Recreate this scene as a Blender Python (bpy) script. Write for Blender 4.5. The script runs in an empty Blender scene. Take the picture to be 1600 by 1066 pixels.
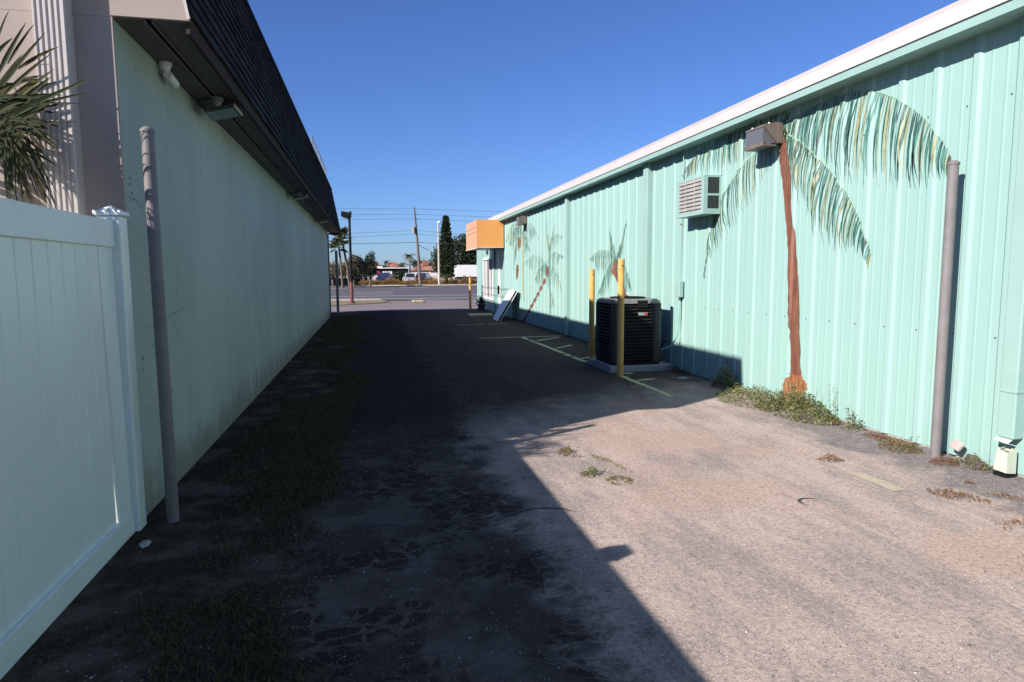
import bpy, bmesh, math, random
from mathutils import Vector, Matrix, noise
R = math.radians
rnd = random.Random(7)
scene = bpy.context.scene
COL = scene.collection

# ------------------------------------------------------------------ camera
F, CX, CY, EYE = 1020.0, 800.0, 533.0, 1.6
Yc = Vector((578 - CX, 428 - CY, F)).normalized()
D = Vector((840 - CX, 9800 - CY, F)); D = (D - Yc * D.dot(Yc)).normalized()
Xc = D.cross(Yc)
ROWS = (Xc, Yc, -D)                      # world axes written in camera space (x right, y down, z forward)
cam_d = bpy.data.cameras.new('camera'); cam = bpy.data.objects.new('camera', cam_d); COL.objects.link(cam)
cam_d.sensor_width = 36; cam_d.lens = 36 * F / 1600; cam_d.clip_start = 0.05; cam_d.clip_end = 8000
right = Vector([r[0] for r in ROWS]); down = Vector([r[1] for r in ROWS]); fwd = Vector([r[2] for r in ROWS])
M = Matrix(((right.x, -down.x, -fwd.x, 0), (right.y, -down.y, -fwd.y, 0), (right.z, -down.z, -fwd.z, EYE), (0, 0, 0, 1)))
cam.matrix_world = M
scene.camera = cam

def ray(px, py):
    d = Vector((px - CX, py - CY, F)); return Vector([r.dot(d) for r in ROWS])
def onX(px, py, X):                      # photo measurement -> point on the wall plane x = X
    r = ray(px, py); t = X / r.x; return Vector((X, r.y * t, r.z * t + EYE))
def onY(px, py, Y):
    r = ray(px, py); t = Y / r.y; return Vector((r.x * t, Y, r.z * t + EYE))
def onZ(px, py, z=0.0):
    r = ray(px, py); t = (z - EYE) / r.z; return Vector((r.x * t, r.y * t, z))

# ------------------------------------------------------------------ materials
def newmat(name):
    m = bpy.data.materials.new(name); m.use_nodes = True
    nt = m.node_tree; return m, nt, nt.nodes['Principled BSDF']
def N(nt, t, **kw):
    n = nt.nodes.new(t)
    for k, v in kw.items():
        if k in n.inputs.keys(): n.inputs[k].default_value = v
        else: setattr(n, k, v)
    return n
def noise_n(nt, vec, scale, detail=4, rough=.55):
    n = N(nt, 'ShaderNodeTexNoise'); n.inputs['Scale'].default_value = scale; n.inputs['Detail'].default_value = detail
    n.inputs['Roughness'].default_value = rough
    if vec is not None: nt.links.new(vec, n.inputs['Vector'])
    return n.outputs['Fac']
def math_n(nt, op, a, b=None, c=None, clamp=False):
    n = nt.nodes.new('ShaderNodeMath'); n.operation = op; n.use_clamp = clamp
    for i, v in enumerate((a, b, c)):
        if v is None: continue
        if isinstance(v, (int, float)): n.inputs[i].default_value = v
        else: nt.links.new(v, n.inputs[i])
    return n.outputs[0]
def sstep(nt, v, a, b):                  # 0 at a, 1 at b
    n = nt.nodes.new('ShaderNodeMapRange'); n.interpolation_type = 'SMOOTHSTEP'
    nt.links.new(v, n.inputs['Value']); n.inputs['From Min'].default_value = a; n.inputs['From Max'].default_value = b
    return n.outputs['Result']
def mixc(nt, f, a, b):
    n = nt.nodes.new('ShaderNodeMix'); n.data_type = 'RGBA'
    if isinstance(f, (int, float)): n.inputs[0].default_value = f
    else: nt.links.new(f, n.inputs[0])
    for i, v in ((6, a), (7, b)):
        if isinstance(v, tuple): n.inputs[i].default_value = (*v[:3], 1)
        else: nt.links.new(v, n.inputs[i])
    return n.outputs[2]
def bump(nt, bs, h, strength=.3, dist=.01):
    b = nt.nodes.new('ShaderNodeBump'); b.inputs['Strength'].default_value = strength; b.inputs['Distance'].default_value = dist
    nt.links.new(h, b.inputs['Height']); nt.links.new(b.outputs[0], bs.inputs['Normal'])
def objco(nt, scale=None):
    t = nt.nodes.new('ShaderNodeTexCoord')
    if scale is None: return t.outputs['Object']
    m = nt.nodes.new('ShaderNodeMapping'); m.inputs['Scale'].default_value = scale
    nt.links.new(t.outputs['Object'], m.inputs['Vector']); return m.outputs[0]
ALB = .82
def mat(name, col, rough=.6, var=.12, scale=3.0, metal=0.0, bmp=0.0, bscale=40, spec=None, dirt=None, stretch=None, specks=0):
    m, nt, bs = newmat(name); col = tuple(c * ALB for c in col)
    if dirt: dirt = tuple(c * ALB for c in dirt[:3]) + (dirt[3],)
    co = objco(nt, stretch)
    n1 = noise_n(nt, co, scale, 6, .6)
    lo = tuple(c * (1 - var) for c in col); hi = tuple(min(1, c * (1 + var)) for c in col)
    c = mixc(nt, sstep(nt, n1, .3, .7), lo, hi)
    if dirt:
        n2 = noise_n(nt, co, scale * .6, 8, .7)
        c = mixc(nt, math_n(nt, 'MULTIPLY', sstep(nt, n2, .5, .8), dirt[3]), c, dirt[:3])
    if specks:
        v = N(nt, 'ShaderNodeTexVoronoi'); v.inputs['Scale'].default_value = specks; nt.links.new(objco(nt), v.inputs['Vector'])
        sep = nt.nodes.new('ShaderNodeSeparateColor'); nt.links.new(v.outputs['Color'], sep.inputs[0])
        f = math_n(nt, 'MULTIPLY', math_n(nt, 'LESS_THAN', v.outputs['Distance'], .045), math_n(nt, 'LESS_THAN', sep.outputs[0], .16))
        c = mixc(nt, math_n(nt, 'MULTIPLY', f, .8), c, (.05, .05, .045))
    nt.links.new(c, bs.inputs['Base Color'])
    bs.inputs['Roughness'].default_value = rough; bs.inputs['Metallic'].default_value = metal
    if spec is not None: bs.inputs['Specular IOR Level'].default_value = spec
    if bmp: bump(nt, bs, noise_n(nt, objco(nt), bscale, 5), bmp, .01)
    return m
def leafmat(name, cols, rough=.55, trans=.25):
    m, nt, bs = newmat(name); cols = [tuple(q * ALB for q in c) for c in cols]
    g = nt.nodes.new('ShaderNodeNewGeometry'); r = nt.nodes.new('ShaderNodeValToRGB')
    r.color_ramp.elements[0].color = (*cols[0], 1); r.color_ramp.elements[1].color = (*cols[-1], 1)
    for i, c in enumerate(cols[1:-1]):
        e = r.color_ramp.elements.new((i + 1) / (len(cols) - 1)); e.color = (*c, 1)
    nt.links.new(g.outputs['Random Per Island'], r.inputs[0]); nt.links.new(r.outputs[0], bs.inputs['Base Color'])
    bs.inputs['Roughness'].default_value = rough; bs.inputs['Specular IOR Level'].default_value = .3
    t = nt.nodes.new('ShaderNodeBsdfTranslucent'); nt.links.new(r.outputs[0], t.inputs[0])
    mx = nt.nodes.new('ShaderNodeMixShader'); mx.inputs[0].default_value = trans
    nt.links.new(bs.outputs[0], mx.inputs[1]); nt.links.new(t.outputs[0], mx.inputs[2])
    nt.links.new(mx.outputs[0], nt.nodes['Material Output'].inputs[0])
    return m

MINT = (.30, .475, .435)
m_mint = mat('mint_metal', MINT, .55, .035, .8, spec=.3, bmp=.02, bscale=3, stretch=(1, 1, .25), specks=1.7, dirt=(.33, .43, .36, .18))
m_mint_trim = mat('mint_trim', (.30, .46, .42), .45, .04, 2)
m_white_trim = mat('white_trim', (.68, .625, .615), .4, .03, 3)
m_grey_lip = mat('grey_lip', (.16, .19, .18), .5)
m_stucco = mat('beige_stucco', (.43, .355, .315), .92, .06, 2, bmp=.5, bscale=230)
m_palewall = mat('pale_green_wall', (.43, .49, .43), .75, .10, .9, bmp=.12, bscale=30, dirt=(.20, .25, .20, .45), stretch=(1, 1, .35), specks=2.6)
m_soffit = mat('brown_soffit', (.10, .085, .075), .6, .15, 3)
m_groove = mat('soffit_vent', (.015, .013, .012), .8)
m_shingle = mat('charcoal_shingle', (.028, .031, .036), .85, .45, 9, bmp=.5, bscale=120)
m_gutterwhite = mat('white_downspout', (.58, .52, .49), .45, .04, 3)
m_vinyl = mat('white_vinyl', (.84, .91, .87), .32, .03, 2, specks=3, dirt=(.45, .5, .45, .2))
m_greypaint = mat('grey_pole_paint', (.20, .185, .185), .55, .12, 5, spec=.3, dirt=(.30, .29, .285, .6), bmp=.15)
m_yellow = mat('yellow_paint', (.60, .35, .10), .6, .12, 8, spec=.2, dirt=(.26, .17, .08, .6))
m_black = mat('black_metal', (.010, .010, .012), .6, spec=.15)
m_darkgrey = mat('dark_grey_metal', (.05, .055, .055), .4)
m_midgrey = mat('mid_grey_metal', (.22, .23, .22), .4)
m_concrete = mat('concrete', (.42, .40, .38), .85, .15, 6, bmp=.4)
m_palegrille = mat('pale_grille', (.40, .385, .37), .5)
m_bronze = mat('bronze_fixture', (.17, .135, .11), .45, .12, 8)
m_orange = mat('orange_awning', (.74, .33, .09), .6, .04, 3)
m_peach = mat('peach_awning', (.60, .32, .20), .6, .06, 4)
m_white = mat('white_paint', (.80, .79, .78), .45, .04, 4)
m_red = mat('red_badge', (.45, .03, .04), .35)
m_rust = mat('rust_paint', (.19, .04, .03), .7, .25, 5)
m_darkglass, _nt, _b = newmat('dark_glass'); _b.inputs['Base Color'].default_value = (.02, .025, .03, 1); _b.inputs['Roughness'].default_value = .08
m_lens, _nt, _b = newmat('lamp_lens'); _b.inputs['Base Color'].default_value = (.10, .10, .11, 1); _b.inputs['Roughness'].default_value = .15
m_wood = mat('weathered_wood', (.16, .13, .115), .85, .2, 5, stretch=(4, 4, .4))
m_cable = mat('cable', (.05, .05, .055), .6)
m_tile = mat('red_roof_tile', (.34, .13, .09), .8, .25, 1.5)
m_brownroof = mat('brown_roof_tile', (.34, .17, .11), .8, .2, 1.5)
m_cream = mat('cream_wall', (.62, .55, .46), .8)
m_tyre = mat('tyre', (.02, .02, .02), .8)
m_asphaltline = mat('road_line_white', (.62, .60, .56), .8, .2, 4)
m_lineyellow = mat('faded_yellow_line', (.58, .52, .30), .85, .2, 9, dirt=(.16, .15, .13, .8))
m_trunk = mat('trunk_bark', (.13, .10, .075), .9, .3, 8, bmp=.6)
m_leaf_dark = leafmat('dark_leaves', [(.012, .028, .012), (.03, .055, .02), (.06, .08, .03)])
m_leaf_olive = leafmat('olive_leaves', [(.035, .04, .015), (.09, .085, .035), (.19, .16, .08)])
m_leaf_palm = leafmat('palm_leaves', [(.03, .05, .02), (.08, .10, .04), (.17, .15, .07)])
m_leaf_croton = leafmat('croton_leaves', [(.38, .23, .07), (.13, .10, .03), (.50, .32, .11), (.34, .14, .06)])
m_leaf_hedge = leafmat('hedge_leaves', [(.008, .018, .008), (.02, .035, .014)])
m_leaf_front = leafmat('fan_palm_blades', [(.014, .022, .008), (.032, .046, .014), (.08, .07, .025), (.022, .034, .012), (.042, .05, .02)], .85, .12)
m_weed = leafmat('weed_leaves', [(.06, .10, .03), (.16, .18, .06), (.30, .26, .12), (.09, .13, .045)])
m_dryweed = leafmat('dry_weed', [(.22, .075, .035), (.30, .13, .06), (.16, .08, .04), (.14, .13, .05)])
m_grass = leafmat('grass_blades', [(.04, .042, .016), (.085, .08, .03), (.17, .13, .06), (.07, .055, .025)], .8, .15)
m_ochreweed = leafmat('ochre_weed', [(.18, .15, .05), (.28, .20, .08), (.12, .13, .04), (.25, .12, .06)])

# ------------------------------------------------------------------ mesh helper
class MB:
    def __init__(s): s.v = []; s.f = []; s.mi = []; s.cur = 0; s.smooth = False; s.sm = []
    def add(s, vs, fs):
        o = len(s.v); s.v += [tuple(v) for v in vs]
        for f in fs: s.f.append([o + i for i in f]); s.mi.append(s.cur); s.sm.append(s.smooth)
    def quad(s, a, b, c, d): s.add([a, b, c, d], [(0, 1, 2, 3)])
    def box(s, x0, x1, y0, y1, z0, z1):
        s.add([(x0, y0, z0), (x1, y0, z0), (x1, y1, z0), (x0, y1, z0), (x0, y0, z1), (x1, y0, z1), (x1, y1, z1), (x0, y1, z1)],
              [(0, 3, 2, 1), (4, 5, 6, 7), (0, 1, 5, 4), (1, 2, 6, 5), (2, 3, 7, 6), (3, 0, 4, 7)])
    def bbox(s, x0, x1, y0, y1, z0, z1, b=.006):      # box with chamfered vertical and horizontal edges
        bm = bmesh.new(); bmesh.ops.create_cube(bm, size=1)
        for v in bm.verts: v.co = Vector(((x0 + x1) / 2 + v.co.x * (x1 - x0), (y0 + y1) / 2 + v.co.y * (y1 - y0), (z0 + z1) / 2 + v.co.z * (z1 - z0)))
        bmesh.ops.bevel(bm, geom=bm.edges[:], offset=b, segments=2, affect='EDGES', profile=.5)
        bm.verts.index_update(); s.add([v.co for v in bm.verts], [[v.index for v in f.verts] for f in bm.faces]); bm.free()
    def prism(s, poly, axis, a, b):                   # poly in the two other axes
        n = len(poly)
        def mk(p, t):
            return (t, p[0], p[1]) if axis == 'x' else (p[0], t, p[1]) if axis == 'y' else (p[0], p[1], t)
        s.add([mk(p, a) for p in poly] + [mk(p, b) for p in poly],
              [tuple(range(n))[::-1], tuple(range(n, 2 * n))] + [(i, (i + 1) % n, n + (i + 1) % n, n + i) for i in range(n)])
    def tube(s, pts, r, n=10, cap=True):
        pts = [Vector(p) for p in pts]; rs = r if isinstance(r, (list, tuple)) else [r] * len(pts)
        rings = []
        for i, p in enumerate(pts):
            t = (pts[min(i + 1, len(pts) - 1)] - pts[max(i - 1, 0)]).normalized()
            u = t.cross(Vector((0, 1, 0)) if abs(t.y) < .9 else Vector((1, 0, 0))).normalized(); w = t.cross(u)
            rings.append([p + (u * math.cos(2 * math.pi * k / n) + w * math.sin(2 * math.pi * k / n)) * rs[i] for k in range(n)])
        vs = [v for q in rings for v in q]
        fs = [(i * n + k, i * n + (k + 1) % n, (i + 1) * n + (k + 1) % n, (i + 1) * n + k) for i in range(len(pts) - 1) for k in range(n)]
        sm = s.smooth; s.smooth = True; s.add(vs, fs); s.smooth = sm
        if cap: s.add(rings[0], [tuple(range(n))[::-1]]); s.add(rings[-1], [tuple(range(n))])
    def sphere(s, c, rx, ry=None, rz=None, n=12, m=8):
        ry = ry or rx; rz = rz or rx
        vs = []
        for j in range(m + 1):
            a = math.pi * j / m
            for k in range(n):
                b = 2 * math.pi * k / n; vs.append((c[0] + rx * math.sin(a) * math.cos(b), c[1] + ry * math.sin(a) * math.sin(b), c[2] + rz * math.cos(a)))
        sm = s.smooth; s.smooth = True
        s.add(vs, [(j * n + k, (j + 1) * n + k, (j + 1) * n + (k + 1) % n, j * n + (k + 1) % n) for j in range(m) for k in range(n)]); s.smooth = sm
    def leaf(s, p, size, asp=.5, d=None, r=rnd):      # one small folded leaf-shaped face
        d = Vector(d) if d is not None else Vector((r.gauss(0, 1), r.gauss(0, 1), r.gauss(0, 1)))
        d = d.normalized() * size; u = d.cross(Vector((r.gauss(0, 1), r.gauss(0, 1), r.gauss(0, 1)))).normalized() * size * asp
        p = Vector(p); s.quad(p, p + d * .5 + u * .5, p + d, p + d * .5 - u * .5)
    def build(s, name, m, parent=None, loc=None):
        me = bpy.data.meshes.new(name); me.from_pydata(s.v, [], s.f)
        for q in (m if isinstance(m, (list, tuple)) else [m]): me.materials.append(q)
        me.polygons.foreach_set('material_index', s.mi); me.polygons.foreach_set('use_smooth', s.sm); me.update()
        o = bpy.data.objects.new(name, me); COL.objects.link(o)
        if parent: o.parent = parent
        if loc: o.location = loc
        return o
def tag(o, label, cat=None, group=None, kind=None):
    if label: o['label'] = label
    if cat: o['category'] = cat
    if group: o['group'] = group
    if kind: o['kind'] = kind
    return o
def thing(name, label, cat, loc=(0, 0, 0), rz=0, group=None):
    o = bpy.data.objects.new(name, None); o.empty_display_size = .2; COL.objects.link(o); o.location = loc; o.rotation_euler = (0, 0, rz)
    return tag(o, label, cat, group)
def copy_thing(o, loc, rz, label, sc=None):
    c = o.copy(); COL.objects.link(c); c.location = loc; c.rotation_euler = (0, 0, rz); c['label'] = label
    if sc: c.scale = sc
    for ch in o.children:
        d = ch.copy(); COL.objects.link(d); d.parent = c
        for g in ch.children:
            e = g.copy(); COL.objects.link(e); e.parent = d
    return c

# ------------------------------------------------------------------ sky and sun
SUN = Vector((-1, -.54, .70)).normalized()
w = bpy.data.worlds.new('World'); scene.world = w; w.use_nodes = True
wn = w.node_tree; sky = wn.nodes.new('ShaderNodeTexSky'); sky.sky_type = 'NISHITA'; sky.sun_disc = False
sky.sun_elevation = math.asin(SUN.z); sky.sun_rotation = math.atan2(SUN.x, SUN.y) % (2 * math.pi)
sky.air_density = 1.0; sky.dust_density = .3; sky.ozone_density = 2.5
tint = wn.nodes.new('ShaderNodeMix'); tint.data_type = 'RGBA'; tint.blend_type = 'MULTIPLY'; tint.inputs[0].default_value = 1
wn.links.new(sky.outputs[0], tint.inputs[6]); tint.inputs[7].default_value = (.64, .90, 1.50, 1)
wn.links.new(tint.outputs[2], wn.nodes['Background'].inputs[0]); wn.nodes['Background'].inputs[1].default_value = .05
sd = bpy.data.lights.new('sun', 'SUN'); sd.energy = 5.0; sd.angle = R(.5); sd.color = (1, .93, .86)
so = bpy.data.objects.new('sun', sd); COL.objects.link(so); so.rotation_euler = SUN.to_track_quat('Z', 'Y').to_euler()
scene.view_settings.view_transform = 'Standard'; scene.view_settings.look = 'None'; scene.view_settings.exposure = .9; scene.view_settings.gamma = 1

# ------------------------------------------------------------------ ground
def sheet(name, poly, z, m):
    b = MB(); b.add([(x, y, z) for x, y in poly], [tuple(range(len(poly)))]); o = b.build(name, m); o['kind'] = 'structure'; return o
def ground_mat():
    m, nt, bs = newmat('alley_ground')
    co = objco(nt); sep = nt.nodes.new('ShaderNodeSeparateXYZ'); nt.links.new(co, sep.inputs[0]); X, Y = sep.outputs[0], sep.outputs[1]
    big = noise_n(nt, co, .55, 5, .6); med = noise_n(nt, co, 2.2, 7, .65); fine = noise_n(nt, co, 14, 6, .7); grit = noise_n(nt, co, 170, 3, .7)
    mp = nt.nodes.new('ShaderNodeMapping'); mp.inputs['Scale'].default_value = (1.6, .45, 1); mp.inputs['Rotation'].default_value = (0, 0, R(-14))
    nt.links.new(co, mp.inputs[0]); streak = noise_n(nt, mp.outputs[0], 2.2, 8, .68)
    # weathered asphalt with pinkish sand washed over it
    c = mixc(nt, sstep(nt, streak, .36, .62), (.36, .325, .31), (.56, .475, .43))
    c = mixc(nt, math_n(nt, 'MULTIPLY', sstep(nt, big, .50, .60), .8), c, (.53, .415, .355))
    c = mixc(nt, math_n(nt, 'MULTIPLY', sstep(nt, fine, .52, .72), .35), c, (.13, .12, .12))
    # dark newer asphalt down the alley with shade painted in, darkest along the wheel track
    ydark = sstep(nt, math_n(nt, 'ADD', math_n(nt, 'SUBTRACT', Y, math_n(nt, 'MULTIPLY', math_n(nt, 'SUBTRACT', X, 1.4), .5)), math_n(nt, 'MULTIPLY', med, 2.2)), 7.0, 9.2)  # near edge slants along the building's shadow
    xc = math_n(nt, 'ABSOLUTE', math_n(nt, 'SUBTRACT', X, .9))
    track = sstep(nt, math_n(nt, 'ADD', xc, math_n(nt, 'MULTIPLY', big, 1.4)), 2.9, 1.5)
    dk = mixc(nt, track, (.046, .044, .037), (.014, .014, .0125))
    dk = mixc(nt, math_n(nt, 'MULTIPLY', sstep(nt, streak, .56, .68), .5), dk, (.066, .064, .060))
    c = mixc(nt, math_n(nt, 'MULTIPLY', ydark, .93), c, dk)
    # crocodile-cracked old asphalt on the left half, darkened with painted shade, near the camera
    vor = N(nt, 'ShaderNodeTexVoronoi'); vor.feature = 'DISTANCE_TO_EDGE'
    mp2 = nt.nodes.new('ShaderNodeMapping'); mp2.inputs['Scale'].default_value = (6.5, 9.0, 1)
    wob = N(nt, 'ShaderNodeTexNoise'); wob.inputs['Scale'].default_value = 5; nt.links.new(co, wob.inputs['Vector'])
    va = nt.nodes.new('ShaderNodeVectorMath'); va.operation = 'MULTIPLY_ADD'; nt.links.new(wob.outputs['Color'], va.inputs[0]); va.inputs[1].default_value = (.22, .22, 0); nt.links.new(co, va.inputs[2])
    nt.links.new(va.outputs[0], mp2.inputs[0]); nt.links.new(mp2.outputs[0], vor.inputs['Vector']); vor.inputs['Scale'].default_value = 1
    cells = sstep(nt, math_n(nt, 'ADD', vor.outputs['Distance'], math_n(nt, 'MULTIPLY', math_n(nt, 'SUBTRACT', fine, .5), .45)), .05, .10)
    leftish = sstep(nt, math_n(nt, 'ADD', X, math_n(nt, 'MULTIPLY', med, 1.6)), 2.05, 1.45)  # ends at the fence shadow line, so its dark colour paints shade
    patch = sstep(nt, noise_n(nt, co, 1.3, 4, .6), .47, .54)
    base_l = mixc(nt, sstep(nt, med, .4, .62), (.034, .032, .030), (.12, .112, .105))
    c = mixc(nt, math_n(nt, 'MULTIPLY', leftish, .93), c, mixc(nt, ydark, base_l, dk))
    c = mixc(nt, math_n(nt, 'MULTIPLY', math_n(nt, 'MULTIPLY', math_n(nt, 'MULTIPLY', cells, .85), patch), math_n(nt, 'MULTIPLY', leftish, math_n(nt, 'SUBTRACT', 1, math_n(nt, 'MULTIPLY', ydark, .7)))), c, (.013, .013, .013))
    # middle strip darker than the sunlit right side (shade painted by the left-half mask above)
    # blue-grey bare asphalt along the metal wall
    gut = math_n(nt, 'MULTIPLY', sstep(nt, math_n(nt, 'ADD', X, math_n(nt, 'MULTIPLY', math_n(nt, 'SUBTRACT', med, .5), 1.6)), 4.1, 4.4), sstep(nt, Y, 7.0, 5.8))
    c = mixc(nt, math_n(nt, 'MULTIPLY', gut, .8), c, mixc(nt, sstep(nt, fine, .4, .6), (.13, .135, .15), (.24, .235, .24)))
    # thin cracks
    v2 = N(nt, 'ShaderNodeTexVoronoi'); v2.feature = 'DISTANCE_TO_EDGE'; v2.inputs['Scale'].default_value = .55; nt.links.new(va.outputs[0], v2.inputs['Vector'])
    cr = sstep(nt, math_n(nt, 'ADD', v2.outputs['Distance'], math_n(nt, 'MULTIPLY', fine, .012)), .0105, .007)
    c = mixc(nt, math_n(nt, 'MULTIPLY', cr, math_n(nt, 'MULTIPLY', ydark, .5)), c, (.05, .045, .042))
    # dirt strip along the left wall
    dirt = sstep(nt, math_n(nt, 'ADD', X, math_n(nt, 'MULTIPLY', math_n(nt, 'SUBTRACT', med, .5), .9)), -.30, -.52)
    dc = mixc(nt, sstep(nt, med, .45, .64), (.042, .033, .020), (.14, .125, .105))
    c = mixc(nt, dirt, c, dc)
    # light grit
    g2 = N(nt, 'ShaderNodeTexVoronoi'); g2.inputs['Scale'].default_value = 95; nt.links.new(co, g2.inputs['Vector'])
    sp = nt.nodes.new('ShaderNodeSeparateColor'); nt.links.new(g2.outputs['Color'], sp.inputs[0])
    pf = math_n(nt, 'MULTIPLY', math_n(nt, 'LESS_THAN', g2.outputs['Distance'], .33), math_n(nt, 'LESS_THAN', sp.outputs[0], .10))
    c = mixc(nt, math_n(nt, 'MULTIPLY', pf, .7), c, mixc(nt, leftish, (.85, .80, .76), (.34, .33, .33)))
    pk = math_n(nt, 'MULTIPLY', math_n(nt, 'LESS_THAN', g2.outputs['Distance'], .4), math_n(nt, 'GREATER_THAN', sp.outputs[0], .86))
    c = mixc(nt, math_n(nt, 'MULTIPLY', pk, .6), c, (.08, .075, .07))
    c = mixc(nt, math_n(nt, 'MULTIPLY', sstep(nt, grit, .46, .62), .5), c, (.12, .105, .095))
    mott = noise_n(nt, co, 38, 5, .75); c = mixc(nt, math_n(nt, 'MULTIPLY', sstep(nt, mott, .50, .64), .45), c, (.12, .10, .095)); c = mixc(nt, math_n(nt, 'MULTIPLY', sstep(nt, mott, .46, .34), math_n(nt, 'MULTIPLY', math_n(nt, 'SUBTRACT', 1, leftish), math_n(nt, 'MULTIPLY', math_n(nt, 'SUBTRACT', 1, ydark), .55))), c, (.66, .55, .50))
    mm = nt.nodes.new('ShaderNodeMix'); mm.data_type = 'RGBA'; mm.blend_type = 'MULTIPLY'; mm.inputs[0].default_value = 1; nt.links.new(c, mm.inputs[6]); mm.inputs[7].default_value = (.84, .78, .75, 1); c = mm.outputs[2]
    nt.links.new(c, bs.inputs['Base Color']); bs.inputs['Roughness'].default_value = 1.0; bs.inputs['Specular IOR Level'].default_value = .03
    h = math_n(nt, 'ADD', math_n(nt, 'MULTIPLY', med, 1.3), math_n(nt, 'ADD', math_n(nt, 'MULTIPLY', fine, .35), math_n(nt, 'MULTIPLY', grit, .25)))
    h = math_n(nt, 'SUBTRACT', h, math_n(nt, 'MULTIPLY', math_n(nt, 'MULTIPLY', cr, ydark), .3))
    h = math_n(nt, 'ADD', h, math_n(nt, 'MULTIPLY', math_n(nt, 'MULTIPLY', cells, leftish), .25))
    bump(nt, bs, h, .8, .022)
    return m
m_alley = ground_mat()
m_field = mat('sandy_grass_ground', (.15, .14, .08), .95, .35, .35, bmp=.5, bscale=6)
m_verge = mat('dry_verge_grass', (.20, .155, .075), .95, .35, 1.2, bmp=.8, bscale=20, dirt=(.26, .20, .12, .7))
m_road = mat('road_asphalt', (.088, .078, .084), .85, .12, .5, bmp=.3, bscale=30, stretch=(.15, 1, 1))
m_apron = mat('driveway_asphalt', (.19, .155, .155), .9, .25, 1.1, bmp=.4, bscale=30, stretch=(.3, 1, 1), dirt=(.36, .28, .25, .7))
m_lot = mat('car_park_asphalt', (.16, .15, .15), .9, .15, .6)

sheet('ground', [(-1500, -600), (1500, -600), (1500, 3500), (-1500, 3500)], -.03, m_field)
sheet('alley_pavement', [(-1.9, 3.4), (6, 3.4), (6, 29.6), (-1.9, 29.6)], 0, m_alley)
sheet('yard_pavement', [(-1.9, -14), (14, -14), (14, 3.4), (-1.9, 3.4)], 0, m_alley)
sheet('driveway', [(-2.2, 28.8), (16, 28.8), (16, 40.3), (3.0, 40.3), (.4, 36.2), (-2.2, 33.9)], .004, m_apron)
sheet('grass_verge', [(-90, 33), (-2.2, 33.6), (.5, 36.1), (1.2, 37.8), (.6, 40.1), (-90, 40.1)], .03, m_verge)
b = MB(); b.box(-90, .6, 40.1, 40.3, -.03, .12); b.box(16, 90, 40.1, 40.3, -.03, .12); o = b.build('kerb', m_concrete); o['kind'] = 'structure'
sheet('road', [(-500, 40.2), (500, 40.2), (500, 87.2), (-500, 87.2)], .008, m_road)
b = MB(); b.box(-500, 500, 87.2, 88.0, -.03, .12); o = b.build('far_kerb', mat('yellowish_kerb', (.52, .44, .32), .85)); o['kind'] = 'structure'  # far kerb in its own yellowish tone
sheet('far_verge', [(-500, 88), (500, 88), (500, 99), (-500, 99)], .05, m_verge)
sheet('car_park', [(-500, 99), (500, 99), (500, 133), (-500, 133)], .012, m_lot)
b = MB()
for y, x0, x1, wd in ((42.3, -200, 200, .18), (47.9, -200, 200, .2), (53.2, -1.3, 1.75, .2), (58.3, -1.3, 1.95, .22)):
    b.quad((x0, y - wd, .013), (x1, y - wd, .013), (x1, y + wd, .013), (x0, y + wd, .013))
for i in range(-9, 12):
    x = i * 9.0 + 3.2
    b.quad((x, 74.6, .013), (x + 3.2, 74.6, .013), (x + 3.2, 75.2, .013), (x, 75.2, .013))
o = b.build('road_markings', m_asphaltline); o['kind'] = 'structure'

# bay lines painted beside the condenser
b = MB()
def gline(x0, y0, x1, y1, wd):
    d = Vector((x1 - x0, y1 - y0)).normalized(); n = Vector((-d.y, d.x)) * wd / 2; k = max(2, int(math.hypot(x1 - x0, y1 - y0) / .12))
    L, Rr = [], []
    for i in range(k + 1):
        t = i / k; j1, j2 = rnd.uniform(.72, 1.1), rnd.uniform(.72, 1.1)
        p = Vector((x0 + (x1 - x0) * t, y0 + (y1 - y0) * t)); L.append((p.x + n.x * j1, p.y + n.y * j1, .004)); Rr.append((p.x - n.x * j2, p.y - n.y * j2, .004))
    for i in range(k):
        if rnd.random() < .05: continue
        b.quad(L[i], Rr[i], Rr[i + 1], L[i + 1])
gline(3.77, 7.68, 3.77, 9.4, .10); gline(3.75, 11.1, 3.68, 15.85, .11); gline(3.82, 8.95, 4.16, 9.07, .09)
gline(2.6, 15.85, 4.75, 15.9, .11); gline(3.80, 14.86, 4.55, 15.55, .10); gline(3.81, 13.25, 4.34, 13.8, .10); gline(3.80, 11.55, 4.25, 11.82, .10)
gline(2.6, 20.1, 4.2, 20.2, .10)
o = b.build('parking_bay_lines', m_lineyellow); o['kind'] = 'structure'
b = MB(); gline(3.74, 3.93, 3.72, 4.36, .12); o = b.build('faded_line_remnant', mat('worn_yellow_line', (.44, .365, .27), .9, .1, 14, dirt=(.38, .32, .28, 1.0))); o['kind'] = 'structure'

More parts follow.
